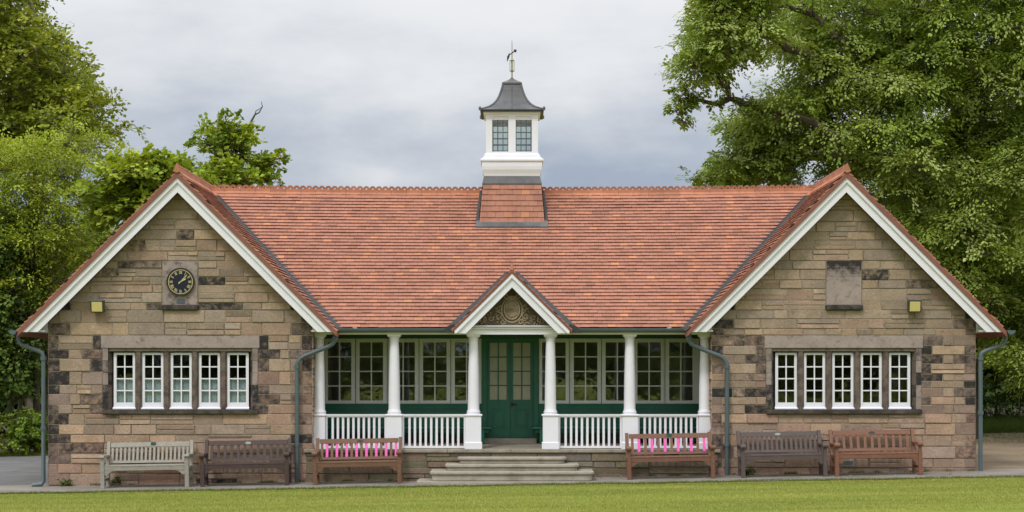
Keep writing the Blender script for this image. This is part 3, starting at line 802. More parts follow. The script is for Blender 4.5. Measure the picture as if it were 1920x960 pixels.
# ---- columns, pedestals, balustrades
CY = .30
colx = [-3.645, -2.225, -.727, .727, 2.225, 3.645]
for i, x in enumerate(colx):
    hw = .145 if 0 < i < 5 else .118
    zc0 = Z(776, CY); ct = Z(627, .18)
    mb = MB()
    prof = [(.125, zc0), (.125, zc0+.018), (.132, zc0+.03), (.130, zc0+.045), (.118, zc0+.055), (.116, zc0+.075), (.110, zc0+.085)]
    for k in range(9):
        t = k/8; prof.append((.109-.024*t**1.6, zc0+.09+(ct-.115-zc0-.09)*t))
    prof += [(.094, ct-.113), (.094, ct-.10), (.087, ct-.098), (.088, ct-.075), (.115, ct-.045), (.122, ct-.038)]
    mb.lathe(prof, (x, CY), 28); mb.lathe([(.125, ct-.037), (.125, ct)], (x, CY), sq=True)
    c = mb.build('column', M['white'], pav, smooth=True)
    mb = MB()
    mb.lathe([(hw+.018, TZ+.001), (hw+.018, TZ+.115), (hw+.003, TZ+.128), (hw, TZ+.13), (hw, zc0-.045), (hw+.012, zc0-.04), (hw+.022, zc0-.03), (hw+.022, zc0-.012), (hw+.005, zc0-.001)], (x, CY), sq=True)
    mb.build('pedestal', M['white'], c)
for i in (0, 1, 3, 4):
    h0 = .145 if i else .118; h1 = .145 if i+1 < 5 else .118
    a, b = colx[i]+h0+.004, colx[i+1]-h1-.004
    zc0 = Z(776, CY)
    mb = MB()
    mb.box(a, b, CY-.05, CY+.05, zc0-.034, zc0-.006); mb.box(a, b, CY-.035, CY+.035, zc0-.062, zc0-.035)
    mb.box(a, b, CY-.035, CY+.035, TZ+.012, TZ+.052)
    mb.box(a, a+.036, CY-.03, CY+.03, TZ+.053, zc0-.063); mb.box(b-.036, b, CY-.03, CY+.03, TZ+.053, zc0-.063)
    bl = mb.build('balustrade', M['white'], pav)
    a += .036; b -= .036
    for k in range(10):
        x = a+(b-a)*(k+1)/11
        mb = MB(); mb.box(x-.0215, x+.0215, CY-.02, CY+.02, TZ+.053, zc0-.063); mb.build('baluster', M['white'], bl)

# ---- porch back wall: windows, dado, doors
XC = -.035
WT, WB = Z(635, BY), Z(756.5, BY)
mb = MB()
for s in (-1, 1):
    a, b = XC+s*.56, s*3.745
    x0_, x1_ = min(a,b), max(a,b)
    mb.box(x0_, x1_, BY+.01, BY+.12, TZ+.05, WB-.002)
    mb.box(x0_, x1_, BY-.015, BY+.009, WB-.035, WB-.003)       # dado rail
    mb.box(x0_, x1_, BY-.008, BY+.009, WB-.10, WB-.075)
    n = 6
    for k in range(n):                                          # raised panels
        p0 = x0_+(x1_-x0_)*(k+.12)/n; p1 = x0_+(x1_-x0_)*(k+.88)/n
        for (u0,u1,v0,v1) in ((p0,p1,WB-.13,WB-.118),(p0,p1,WB-.52,WB-.508),(p0,p0+.012,WB-.508,WB-.13),(p1-.012,p1,WB-.508,WB-.13)):
            mb.box(u0, u1, BY-.004, BY+.009, v0, v1)
db = mb.build('dado_panelling', M['green'], pav)
mb = MB()
for s in (-1, 1):
    a, b = XC+s*.56, s*3.745
    mb.box(min(a,b), max(a,b), BY-.012, BY+.009, TZ+.045, TZ+.13)
mb.build('skirting', M['brownbase'], db)
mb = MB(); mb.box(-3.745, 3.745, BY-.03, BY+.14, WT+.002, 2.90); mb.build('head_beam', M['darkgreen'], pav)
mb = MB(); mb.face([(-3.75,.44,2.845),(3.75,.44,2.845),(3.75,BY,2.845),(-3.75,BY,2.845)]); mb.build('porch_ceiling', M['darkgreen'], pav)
for s in (-1, 1):
    for k in range(5):
        xc = XC+s*(.862+.628*k); hw = .309
        gz0, gz1 = Z(751, BY), Z(641.7, BY); gh = .233
        mb = MB(); y0, y1 = BY+.0, BY+.06
        l, r_ = xc-hw, xc+hw
        if k == 0: (l, r_) = (l, r_) if False else ((XC+.565, r_) if s > 0 else (l, XC-.565))
        if k == 4: (l, r_) = (l, 3.70) if s > 0 else (-3.745, r_)
        l += .002; r_ -= .002
        mb.box(l, xc-gh, y0, y1, WB, WT); mb.box(xc+gh, r_, y0, y1, WB, WT)
        mb.box(xc-gh, xc+gh, y0, y1, gz1, WT); mb.box(xc-gh, xc+gh, y0, y1, WB, gz0)
        # raised casement frame on the fixed frame
        f0 = .045
        for (u0,u1,v0,v1) in ((xc-gh-f0,xc-gh,gz0-f0*.7,gz1+f0*.7),(xc+gh,xc+gh+f0,gz0-f0*.7,gz1+f0*.7),(xc-gh,xc+gh,gz1,gz1+f0*.7),(xc-gh,xc+gh,gz0-f0*.7,gz0)):
            mb.box(u0, u1, y0-.012, y0-.001, v0, v1)
        mb.box(l, r_, y0-.03, y0-.002, WB-.001, WB+.018)
        mb.box(xc-.012, xc+.012, y0+.008, y1-.01, gz0, gz1)
        for q in (1,2,3):
            z = gz0+(gz1-gz0)*q/4
            for a, b in ((xc-gh, xc-.012), (xc+.012, xc+gh)): mb.box(a, b, y0+.008, y1-.01, z-.011, z+.011)
        wo = mb.build('porch_window', M['offwhite'], pav)
        mb = MB(); mb.box(xc-gh-.002, xc+gh+.002, y0+.035, y0+.039, gz0-.002, gz1+.002); mb.build('pane', M['oldglass'], wo)
# door frame and leaves
dz0 = Z(821, BY); dz1 = Z(638, BY)
mb = MB()
mb.box(XC-.557, XC-.465, BY-.03, BY+.10, TZ+.06, WT); mb.box(XC+.465, XC+.557, BY-.03, BY+.10, TZ+.06, WT); mb.box(XC-.465, XC+.465, BY-.03, BY+.10, dz1, WT)
mb.build('door_frame', M['green'], pav)
mb = MB(); mb.box(XC-.52, XC+.52, BY-.16, BY+.1, TZ+.02, dz0-.004); mb.build('threshold', M['concrete'], pav, bevel=.006)
for s in (-1, 1):
    a, b = (XC-.463, XC-.003) if s < 0 else (XC+.003, XC+.463)
    y0, y1 = BY+.03, BY+.075
    gl0, gl1 = a+(.058 if s < 0 else .055), b-.065
    gz0, gz1 = Z(749.5, BY), Z(643, BY)
    mb = MB()
    mb.box(a, gl0, y0, y1, dz0, dz1-.002); mb.box(gl1, b, y0, y1, dz0, dz1-.002)
    mb.box(gl0, gl1, y0, y1, gz1, dz1-.002); mb.box(gl0, gl1, y0, y1, dz0, gz0)
    xm = (gl0+gl1)/2; mb.box(xm-.012, xm+.012, y0+.006, y1-.006, gz0, gz1)
    for q in (1,2,3):
        z = gz0+(gz1-gz0)*q/4
        for u0, u1 in ((gl0, xm-.012), (xm+.012, gl1)): mb.box(u0, u1, y0+.006, y1-.006, z-.012, z+.012)
    d_ = mb.build('door', M['green'], pav)
    mb = MB(); mb.box(gl0-.002, gl1+.002, y0+.02, y0+.026, gz0-.002, gz1+.002); mb.build('pane', M['doorglass'], d_)
    mb = MB(); pz0, pz1 = Z(802, BY), Z(766.5, BY); px0, px1 = xm-.125, xm+.125
    for (u0,u1,v0,v1) in ((px0,px1,pz1-.016,pz1),(px0,px1,pz0,pz0+.016),(px0,px0+.016,pz0+.016,pz1-.016),(px1-.016,px1,pz0+.016,pz1-.016)): mb.box(u0, u1, y0-.014, y0-.001, v0, v1)
    mb.box(px0+.045, px1-.045, y0-.009, y0-.001, pz0+.045, pz1-.045)
    mb.build('panel', M['green'], d_, bevel=.004)
    if s > 0:
        mb = MB(); hz = Z(758, BY); mb.box(a+.015, a+.05, y0-.012, y0-.001, hz-.045, hz+.045); mb.tube([(a+.03, y0-.012, hz), (a+.03, y0-.05, hz), (a+.12, y0-.05, hz)], .011, 8); mb.build('handle', M['iron'], d_)
# room behind the porch
mb = MB(); xa, xb, ya, yb = -3.7, 3.7, BY+.13, 6.2
mb.face([(xa,ya,.6),(xa,yb,.6),(xa,yb,2.88),(xa,ya,2.88)]); mb.face([(xb,ya,.6),(xb,yb,.6),(xb,yb,2.88),(xb,ya,2.88)])
mb.face([(xa,yb,.6),(xb,yb,.6),(xb,yb,2.88),(xa,yb,2.88)]); mb.face([(xa,ya,2.88),(xb,ya,2.88),(xb,yb,2.88),(xa,yb,2.88)])
rl = mb.build('room_lining', M['room'], pav)
mb = MB(); mb.face([(xa,ya,.66),(xb,ya,.66),(xb,yb,.66),(xa,yb,.66)])
for (u0,u1,v0,v1,h) in ((-3.2,-2.9,3.2,3.5,2.85),(2.3,2.6,3.6,3.9,2.85),(-2.4,-.9,3.4,4.1,1.4),(1.0,2.0,3.3,4.0,1.45),(-1.2,1.2,5.6,6.1,1.9)): mb.box(u0,u1,v0,v1,.661,h)
mb.build('room_floor', M['roomfloor'], rl)
# the plain back wall between the wings
mb = MB(); mb.box(-3.74, 3.74, 6.3, 6.48, -.2, 2.95, (.30,.24,.165,.1)); mb.build('back_wall', M['stone'], pav)
# air brick low in the right wall
mb = MB(); vx, vz = X(1589, 0), Z(867.5, 0)
mb.box(vx-.11, vx+.11, -.03, .02, vz-.055, vz+.055)
vt = mb.build('air_vent', M['plate_pale'], pav)
mb = MB()
for k in range(9): mb.box(vx-.092+k*.022, vx-.080+k*.022, -.034, -.0305, vz-.04, vz+.04)
mb.build('slots', M['iron'], vt)

# ---- cupola
CX, CUY = 0.0, RY
Zc = lambda py, y=2.7: Z(py, y)
mb = MB()
body = .525; yb0 = CUY-body
prof = [(.56, Zc(330)), (.566, Zc(327)), (.575, Zc(324)), (.598, Zc(318)), (.607, Zc(312)), (.607, Zc(306)), (.600, Zc(303)), (.632, Zc(302)), (.636, Zc(299.5)), (.618, Zc(297.5)), (.575, Zc(295)), (.565, Zc(290)), (.545, Zc(289)), (.54, Zc(287)), (.53, Zc(286.5))]
mb.lathe(prof, (CX, CUY), sq=True)
zt0, zt1 = Zc(286.5), Zc(218)
wz0, wz1 = Zc(283.5), Zc(224)
# bottom and top rails, corner posts, middle posts on four sides
for (ax, s) in (('x',-1),('x',1),('y',-1),('y',1)):
    def bx(u0, u1, d0, d1, z0, z1):
        a, b = (CUY if ax == 'y' else CX)+s*(body-d0), (CUY if ax == 'y' else CX)+s*(body-d1)
        a, b = min(a,b), max(a,b)
        if ax == 'y': mb.box(CX+u0, CX+u1, a, b, z0, z1)
        else: mb.box(a, b, CUY+u0, CUY+u1, z0, z1)
    ins = body-.125
    bx(-ins, ins, .012, .08, zt0-.002, wz0); bx(-ins, ins, .012, .08, wz1, zt1-.002)
    bx(-.075, .075, 0, .10, zt0-.001, zt1-.03); bx(-.083, .083, -.008, .09, zt1-.029, zt1-.001)
for sx in (-1, 1):
    for sy in (-1, 1):
        x0_, y0_ = CX+sx*(body-.0625), CUY+sy*(body-.0625)
        mb.box(x0_-.0635, x0_+.0635, y0_-.0635, y0_+.0635, zt0-.0015, zt1-.03)
        mb.box(x0_-.071, x0_+.071, y0_-.071, y0_+.071, zt1-.0295, zt1-.0005)
mb.lathe([(body+.004, zt1), (body+.004, Zc(214)), (body+.05, Zc(212.5)), (body+.055, Zc(209.5)), (body+.095, Zc(208.8))], (CX, CUY), sq=True)
cu = mb.build('cupola', M['white'], pav)
for (ax, s) in (('x',-1),('x',1),('y',-1),('y',1)):
    for s2 in (-1, 1):
        u0, u1 = sorted((s2*.078, s2*(body-.127)))
        mb = MB(); mg = MB()
        def bx(m, u0, u1, d0, d1, z0, z1):
            c = CUY if ax == 'y' else CX
            a, b = sorted((c+s*(body-d0), c+s*(body-d1)))
            if ax == 'y': m.box(CX+u0, CX+u1, a, b, z0, z1)
            else: m.box(a, b, CUY+u0, CUY+u1, z0, z1)
        bx(mb, u0, u0+.012, .03, .055, wz0+.001, wz1-.001); bx(mb, u1-.012, u1, .03, .055, wz0+.001, wz1-.001)
        for q in (1, 2): u = u0+(u1-u0)*q/3; bx(mb, u-.006, u+.006, .034, .052, wz0+.001, wz1-.001)
        for q in range(1, 5): z = wz0+(wz1-wz0)*.2*q; bx(mb, u0+.012, u1-.012, .033, .053, z-.006, z+.006)
        wo = mb.build('cupola_window', M['plate_grey'], cu)
        bx(mg, u0+.002, u1-.002, .041, .045, wz0+.002, wz1-.002)
        wo2 = mg.build('cupola_pane', M['glass'], cu)
# roof of the cupola: concave square spire
mb = MB()
pr_ = [(59.5,207.6),(59.8,205),(52,202.5),(44,199.5),(36,194.5),(29.5,188),(25,181),(21.5,173),(19,166),(17.4,160)]
prof = [((.60), Zc(209)), ]+[(a/93, Zc(b, 2.63+(207-b)/48*.62)) for a, b in pr_]
mb.lathe(prof, (CX, CUY), sq=True)
zt = prof[-1][1]
mb.lathe([(.20, zt-.002), (.205, zt+.03), (.19, zt+.045), (.11, zt+.085), (.05, zt+.125), (.03, zt+.145), (.02, zt+.16)], (CX, CUY), sq=True)
cr = mb.build('cupola_roof', M['lead'], cu)
mb = MB()
for sx in (-1, 1):
    for sy in (-1, 1):
        mb.tube([(CX+sx*a, CUY+sy*a, z+.004) for a, z in prof[2:]], .02, 6)
        a, z = prof[2]; mb.tube([(CX+sx*a, CUY+sy*a, z-.02), (CX+sx*(a+.005), CUY+sy*(a+.005), z+.05)], [.03,.022], 6)
for s in (-1, 1): mb.tube([(CX, CUY+s*a, z+.003) for a, z in prof[2:]], .009, 6); mb.tube([(CX+s*a, CUY, z+.003) for a, z in prof[2:]], .009, 6)
mb.build('roll', M['lead'], cr, smooth=True)
mb = MB(); mb.lathe([(.632, Zc(209.5)), (.642, Zc(208.4)), (.645, Zc(206)), (.63, Zc(205.3))], (CX, CUY), sq=True); mb.build('cupola_gutter', M['flashing'], cu)
# tiled skirt under the cupola
mb = MB()
bz, tz = 4.95, Zc(345.5, 2.67)
hb_, ht = (.665, .80), (.587, .60)
for (nrm, U_) in (((0,-1),(1,0)), ((0,1),(-1,0)), ((-1,0),(0,-1)), ((1,0),(0,1))):
    wB = hb_[0] if nrm[0] == 0 else hb_[1]; wT = ht[0] if nrm[0] == 0 else ht[1]
    dB = hb_[1] if nrm[0] == 0 else hb_[0]; dT = ht[1] if nrm[0] == 0 else ht[0]
    P0 = Vector((CX+nrm[0]*dB-U_[0]*wB, CUY+nrm[1]*dB-U_[1]*wB, bz))
    Vv = Vector((nrm[0]*(dT-dB), nrm[1]*(dT-dB), tz-bz)); vl_ = Vv.length; kk = (wB-wT)/vl_
    hs = [(-1, kk, 0.0), (1, kk, 2*wB)]
    rt_ = random.Random(9)
    tiles(mb, P0, (U_[0],U_[1],0), Vv, 2*wB, vl_, hs, 90, exp=.118, tw=.17, tail=.02)
sk = mb.build('cupola_skirt', M['tile'], cu)
mb = MB()
mb.lathe([((.60,.615), Zc(346.5)), ((.60,.615), Zc(343.5)), ((.565,.57), Zc(330)), ((.55,.55), Zc(329.6))], (CX, CUY), sq=True)
# apron and side flashings on the slope
ay = CUY-hb_[1]
fa = lambda y: EZ+KM*(y-EY)+.03
ya0, ya1 = 2.38, 2.62
mb.poly([(-.72, ya0, fa(ya0)), (.72, ya0, fa(ya0)), (.72, ya1, fa(ya1)), (-.72, ya1, fa(ya1)), (-.72, ya0, fa(ya0)-.04), (.72, ya0, fa(ya0)-.04)], [(0,1,2,3),(0,4,5,1)])
mb.build('cupola_flashing', M['lead'], cu)
mb = MB()
for s in (-1, 1):
    mb.poly([(s*.60, ya1-.1, fa(ya1-.1)+.01), (s*.725, ya1-.1, fa(ya1-.1)+.01), (s*.66, RY, RZ+.03), (s*.55, RY, RZ+.03)], [(0,1,2,3)])
mb.build('cupola_side_flashing', M['flashing'], cu)

# ================================================================== weathervane
zv = lambda py: Z(py, RY)
wv = empty('weathervane', (CX, CUY, zv(150)))
tag(wv, 'thin brass weathervane with arrow on top of the grey cupola roof', 'weathervane')
def sub(mb, name, mat, root, smooth=False):
    o = mb.v; l = root.location
    mb.v = [(p[0]-l.x, p[1]-l.y, p[2]-l.z) for p in o]; return mb.build(name, mat, root, smooth)
mb = MB(); mb.tube([(0,CUY,zv(152)), (0,CUY,zv(130)), (0,CUY,zv(112)), (0,CUY,zv(76))], [.016,.014,.012,.006], 8); sub(mb, 'rod', M['brass'], wv)
mb = MB()
for q in range(4):
    a = q*math.pi/2+.3; c_, s_ = math.cos(a)*.045, math.sin(a)*.045
    mb.tube([(c_*.2,CUY+s_*.2,zv(135)), (c_,CUY+s_,zv(132.5)), (c_,CUY+s_,zv(114)), (c_*.2,CUY+s_*.2,zv(111.5))], .006, 6)
mb.lathe([(.05,zv(133.5)), (.05,zv(132.3))], (0,CUY), 12); mb.lathe([(.05,zv(114)), (.05,zv(112.8))], (0,CUY), 12)
sub(mb, 'cage', M['brass'], wv)
mb = MB()
dv = Vector((.062, -.06, .035)); c_ = Vector((0,CUY,zv(99.5)))
mb.tube([c_-dv, c_+dv], .011, 6)
mb.tube([c_+dv*1.0, c_+dv*1.55], [.04,.002], 6)
t = c_-dv*.9; u_ = Vector((0,0,1)); mb.poly([t+u_*.045, t-u_*.035, t-dv*.75-u_*.10, t-dv*.75-u_*.0, ]+[p+Vector((.006,.006,0)) for p in (t+u_*.045, t-u_*.035, t-dv*.75-u_*.10, t-dv*.75)], [(0,1,2,3),(7,6,5,4),(0,4,5,1),(1,5,6,2),(2,6,7,3),(3,7,4,0)])
sub(mb, 'arrow', M['iron'], wv)

# ================================================================== clock
ck = empty('clock', (-WC+.015, -.022, Z(528.5, -.03)))
tag(ck, 'round black wall clock with gold roman numerals on a stone plaque', 'clock')
def disc(mb, r, y0, y1, n=48): mb.prism([(r*math.cos(2*math.pi*i/n), r*math.sin(2*math.pi*i/n)) for i in range(n)], 'y', y0, y1)
mb = MB(); disc(mb, .247, -.035, 0); mb.build('dial', M['clockface'], ck)
def annulus(mb, r0, r1, y0, y1, n=48):
    for i in range(n):
        q0, q1 = 2*math.pi*i/n, 2*math.pi*(i+1)/n
        P = lambda r, q, y: (r*math.cos(q), y, r*math.sin(q))
        mb.face([P(r0,q0,y0),P(r1,q0,y0),P(r1,q1,y0),P(r0,q1,y0)]); mb.face([P(r1,q0,y0),P(r1,q0,y1),P(r1,q1,y1),P(r1,q1,y0)]); mb.face([P(r0,q0,y1),P(r0,q0,y0),P(r0,q1,y0),P(r0,q1,y1)])
mb = MB(); annulus(mb, .247, .262, -.05, 0); mb.build('rim', M['iron'], ck)
mb = MB(); annulus(mb, .222, .231, -.0385, -.0352); 
for i in range(60):
    q = 2*math.pi*i/60; r0, r1 = .208, .222
    d = Vector((math.cos(q),0,math.sin(q))); n_ = Vector((-d.z,0,d.x))*.002
    mb.face([d*r0+n_+Vector((0,-.038,0)), d*r1+n_+Vector((0,-.038,0)), d*r1-n_+Vector((0,-.038,0)), d*r0-n_+Vector((0,-.038,0))])
mb.build('minute_ring', M['gold'], ck)
def numeral(mb, txt, ang, r=.175, h=.05):
    ws = {'I': .012, 'V': .026, 'X': .026}; tot = sum(ws[c] for c in txt)+.003*(len(txt)-1); u = -tot/2
    up = Vector((math.sin(ang),0,math.cos(ang))); rt = Vector((math.cos(ang),0,-math.sin(ang))); c0 = up*r
    def st(a, b, wd):
        p, q = c0+rt*a[0]+up*a[1], c0+rt*b[0]+up*b[1]; d = (q-p).normalized(); n_ = Vector((-d.z,0,d.x))*wd/2; yy = Vector((0,-.0385,0))
        mb.face([p+n_+yy, q+n_+yy, q-n_+yy, p-n_+yy])
    for c in txt:
        w_ = ws[c]; h2 = h/2
        if c == 'I': st((u+w_/2,-h2),(u+w_/2,h2),.008)
        if c == 'V': st((u,h2),(u+w_/2,-h2),.008); st((u+w_,h2),(u+w_/2,-h2),.005)
        if c == 'X': st((u,h2),(u+w_,-h2),.008); st((u+w_,h2),(u,-h2),.005)
        st((u-.001,h2),(u+w_+.001,h2),.004)
        if c != 'V': st((u-.001,-h2),(u+w_+.001,-h2),.004)
        u += w_+.003
mb = MB()
for i, t in enumerate(['XII','I','II','III','IIII','V','VI','VII','VIII','IX','X','XI']): numeral(mb, t, 2*math.pi*i/12)
mb.build('numerals', M['gold'], ck)
def hand(ang, l, tail, wd, y, name):
    mb = MB(); up = Vector((math.sin(ang),0,math.cos(ang))); rt = Vector((math.cos(ang),0,-math.sin(ang)))
    pl_ = [(-tail, wd*1.0), (-tail*.4, wd*.7), (l*.55, wd*.75), (l*.72, wd*1.25), (l, .001)]
    P = [up*a+rt*b for a, b in pl_]+[up*a-rt*b for a, b in reversed(pl_)]
    mb.prism([(p.x, p.z) for p in P], 'y', y-.003, y); mb.build(name, M['gold'], ck)
hand(R(43), .19, .05, .009, -.047, 'minute_hand'); hand(R(60), .125, .035, .012, -.042, 'hour_hand')
mb = MB(); mb.box(-.08, .08, -.006, .0, Z(569,-.03)-ck.location.z, Z(560,-.03)-ck.location.z)
pt = mb.build('nameplate', M['plate_grey'], ck)

# ================================================================== floodlights
for px, py, lab in ((184, 575, 'yellow lensed floodlight on the gable wall near the clock'), (1713.5, 574.5, 'yellow lensed floodlight on the gable wall near the blank plaque')):
    yl = -.1
    fl = empty('floodlight', (X(px, yl), -.012, Z(py, yl)))
    tag(fl, lab, 'floodlight', 'floodlights on the gable walls')
    mb = MB(); mb.box(-.07, .07, -.07, 0, -.05, .06); mb.build('mount', M['lampdark'], fl)
    mb = MB(); mb.prism([(-.07,.10),(-.19,.105),(-.20,.095),(-.165,-.115),(-.07,-.105)], 'x', -.122, .122); mb.build('housing', M['lampdark'], fl, bevel=.008)
    mb = MB(); mb.prism([(-.196,.085),(-.214,.085),(-.182,-.095),(-.168,-.10)], 'x', -.098, .098); mb.build('lens', M['lamp_glass'], fl, bevel=.006)
    mb = MB(); mb.prism([(-.06,.102),(-.06,.125),(-.215,.122),(-.215,.106)], 'x', -.125, .125); mb.build('hood', M['lamp_grey'], fl, bevel=.004)

# ================================================================== benches
def bench(px, label, W, nsl, mat, plate, sw=.048, pinks=(), style='scroll', rz=0, yc=-.52, dpx=0):
    x = X(px, yc-.25); root = empty('bench', (x, yc, g(x, yc)+.012), (R(1.2), -math.atan(.0165), rz))
    tag(root, label, 'bench', 'wooden benches along the pavilion front')
    h = W/2; ls = .075; yf, yr = -.28, .22
    lean = lambda z: yr+.02+.15*max(0, (z-.36))/.46
    for s in (-1, 1):
        a, b = sorted((s*h, s*(h-ls)))
        mb = MB()
        if style == 'scroll':
            mb.box(a, b, yf-.035, yf+.035, 0, .42)
            mb.prism([(yf-.03,.421),(yf+.03,.421),(yf+.018,.48),(yf+.02,.555),(yf-.04,.555),(yf-.03,.49)], 'x', a+.008, b-.008)
        else: mb.box(a, b, yf-.035, yf+.035, 0, .565)
        mb.build('leg', mat, root, bevel=.004)
        mb = MB(); pr_ = [(yr-.035,0),(yr+.035,0),(yr+.05,.36),(lean(.82)+.035,.82),(lean(.82)-.03,.82),(yr-.02,.36)]
        off = s*.004
        mb.prism(pr_, 'x', a+.006, b-.006); mb.build('leg', mat, root, bevel=.004)
        mb = MB()
        if style == 'scroll':
            mb.prism([(yf-.02,.556),(lean(.58)-.03,.545),(lean(.58)-.03,.585),(yf+.03,.60)], 'x', a, b)
            mb.prism([(yf-.035+.042*math.cos(q), .572+.042*math.sin(q)) for q in [2*math.pi*i/14 for i in range(14)]], 'x', a-.012, b+.012)
        else:
            mb.prism([(yf-.07,.566),(lean(.58)-.03,.552),(lean(.58)-.03,.585),(yf-.06,.61)], 'x', a-.012, b+.012)
        mb.build('armrest', mat, root, bevel=.006)
        mb = MB(); mb.box(a+.015, b-.015, yf+.036, yr-.03, .31, .37); mb.box(a+.02, b-.02, yf+.036, yr-.036, .12, .165); mb.build('side_rail', mat, root)
    i_ = h-ls-.001
    mb = MB(); mb.box(-i_, i_, yf-.02, yf+.02, .325, .395)
    for s in (-1, 1):
        mb.prism([(s*i_, .324), (s*(i_-.17), .324), (s*(i_-.12), .305), (s*(i_-.065), .262), (s*(i_-.045), .24), (s*i_, .24)], 'y', yf-.015, yf+.015)
    mb.build('apron', mat, root)
    mb = MB()
    for k in range(5):
        y = yf-.025+k*.098; mb.box(-i_, i_, y, y+.082, .396+(.0 if k else .0), .416-.012*k/4)
    mb.build('seat', mat, root, bevel=.004)
    mb = MB()
    mb.prism([(lean(.715)-.02,.715),(lean(.715)+.02,.715),(lean(.80)+.02,.80),(lean(.80)-.02,.80)], 'x', -i_, i_)
    mb.build('top_rail', mat, root, bevel=.004)
    mb = MB(); mb.prism([(lean(.425)-.018,.425),(lean(.425)+.018,.425),(lean(.47)+.018,.47),(lean(.47)-.018,.47)], 'x', -i_, i_); mb.build('lower_rail', mat, root)
    for k in range(nsl):
        xk = -i_+2*i_*(k+.5)/nsl
        pk = k in pinks; w_ = sw/2
        mb = MB(); z1_ = .714; d = .011
        mb.prism([(lean(.471)-d,.471),(lean(.471)+d,.471),(lean(z1_)+d,z1_),(lean(z1_)-d,z1_)], 'x', xk-w_, xk+w_)
        so_ = mb.build('back_slat', M['pink'] if pk else mat, root)
        if pk: so_['label'] = 'bright pink painted back slat'
    if plate:
        mb = MB(); yy = lean(.757)-.022; c_ = dpx
        if plate == 'plate_green': mb.prism([(c_-.045,.74),(c_+.045,.74),(c_+.045,.80),(c_-.045,.80)], 'y', yy-.008, yy)
        else: mb.prism([(c_+.05*math.cos(q)*(1.15), .757+.024*math.sin(q)) for q in [2*math.pi*i/12 for i in range(12)]], 'y', yy-.008, yy)
        mb.build('plaque', M[plate], root)
    return root
bench(272, 'weathered grey wooden bench with small green plaque below the clock gable', 1.62, 19, M['wood_grey'], 'plate_green', .04, style='square', rz=R(.8), dpx=.06)
bench(459, 'dark maroon wooden bench between the grey bench and a pink slatted bench', 1.62, 12, M['wood_dark'], 'plate_pale', .05, rz=R(1.2))
bench(670, 'brown wooden bench with eight pink back slats left of the stone steps', 1.62, 16, M['wood_brown'], 'plate_grey', .046, range(1,16,2), rz=R(.6), dpx=.02)
bench(1258.5, 'brown wooden bench with six pink back slats right of the stone steps', 1.61, 12, M['wood_brown4'], 'plate_green', .048, range(1,12,2), rz=R(-.5), dpx=.02)
bench(1470, 'dull plum brown wooden bench with pale plaque under the right wing window', 1.58, 16, M['wood_plum'], 'plate_pale', .046, rz=R(.2), dpx=-.02)
bench(1647, 'reddish brown wooden bench in front of the low white air vent', 1.60, 11, M['wood_red'], 'plate_grey', .05, rz=R(0), dpx=.0)

# green fixed benches in the porch
for s in (-1, 1):
    pb_ = empty('porch_bench', (s*2.05, BY-.25, TZ+.045))
    tag(pb_, 'long green porch bench behind the balustrade on the '+('clock side of the door' if s < 0 else 'blank plaque side of the door'), 'bench', 'green benches inside the porch')
    hw = 1.65; zs = Z(801, BY-.45)-pb_.location.z
    mb = MB(); mb.box(-hw, hw, -.21, .22, zs-.035, zs); mb.build('seat', M['green'], pb_, bevel=.006)
    for x in (-hw+.17, -.6, .55, hw-.17):
        mb = MB(); mb.box(x-.03, x+.03, -.19, .21, .0, zs-.036); mb.build('leg', M['green'], pb_)
    mb = MB(); mb.box(-hw+.05, hw-.05, -.17, -.15, zs-.11, zs-.036); mb.build('apron', M['darkgreen'], pb_)

# ================================================================== vegetation
def inside(p, poly):
    x, y = p; c = False; n = len(poly)
    for i in range(n):
        x1, y1 = poly[i]; x2, y2 = poly[(i+1) % n]
        if (y1 > y) != (y2 > y) and x < (x2-x1)*(y-y1)/(y2-y1)+x1: c = not c
    return c
def lobes_in(poly, y0, dy, rr, n, seed, sep=.75, tries=6000, margin=.75):
    """fill an outline with foliage clumps that have real depth"""
    rnd = random.Random(seed); pts = [(X(a, y0), Z(b, y0)) for a, b in poly]
    xa, xb = min(p[0] for p in pts), max(p[0] for p in pts); za, zb = min(p[1] for p in pts), max(p[1] for p in pts)
    res = []
    for _ in range(tries):
        if len(res) >= n: break
        x, z, r = rnd.uniform(xa, xb), rnd.uniform(za, zb), rnd.uniform(*rr)
        m = r*margin
        if sum(inside((x+m*math.cos(q), z+m*math.sin(q)), pts) for q in [k*math.pi/4 for k in range(8)]) < 8: continue
        y = y0+rnd.uniform(-dy, dy)
        if any(((x-a[0])**2+(y-a[1])**2+(z-a[2])**2) < (sep*(r+a[3])*.6)**2 for a in res): continue
        res.append((x, y, z, r))
    return res
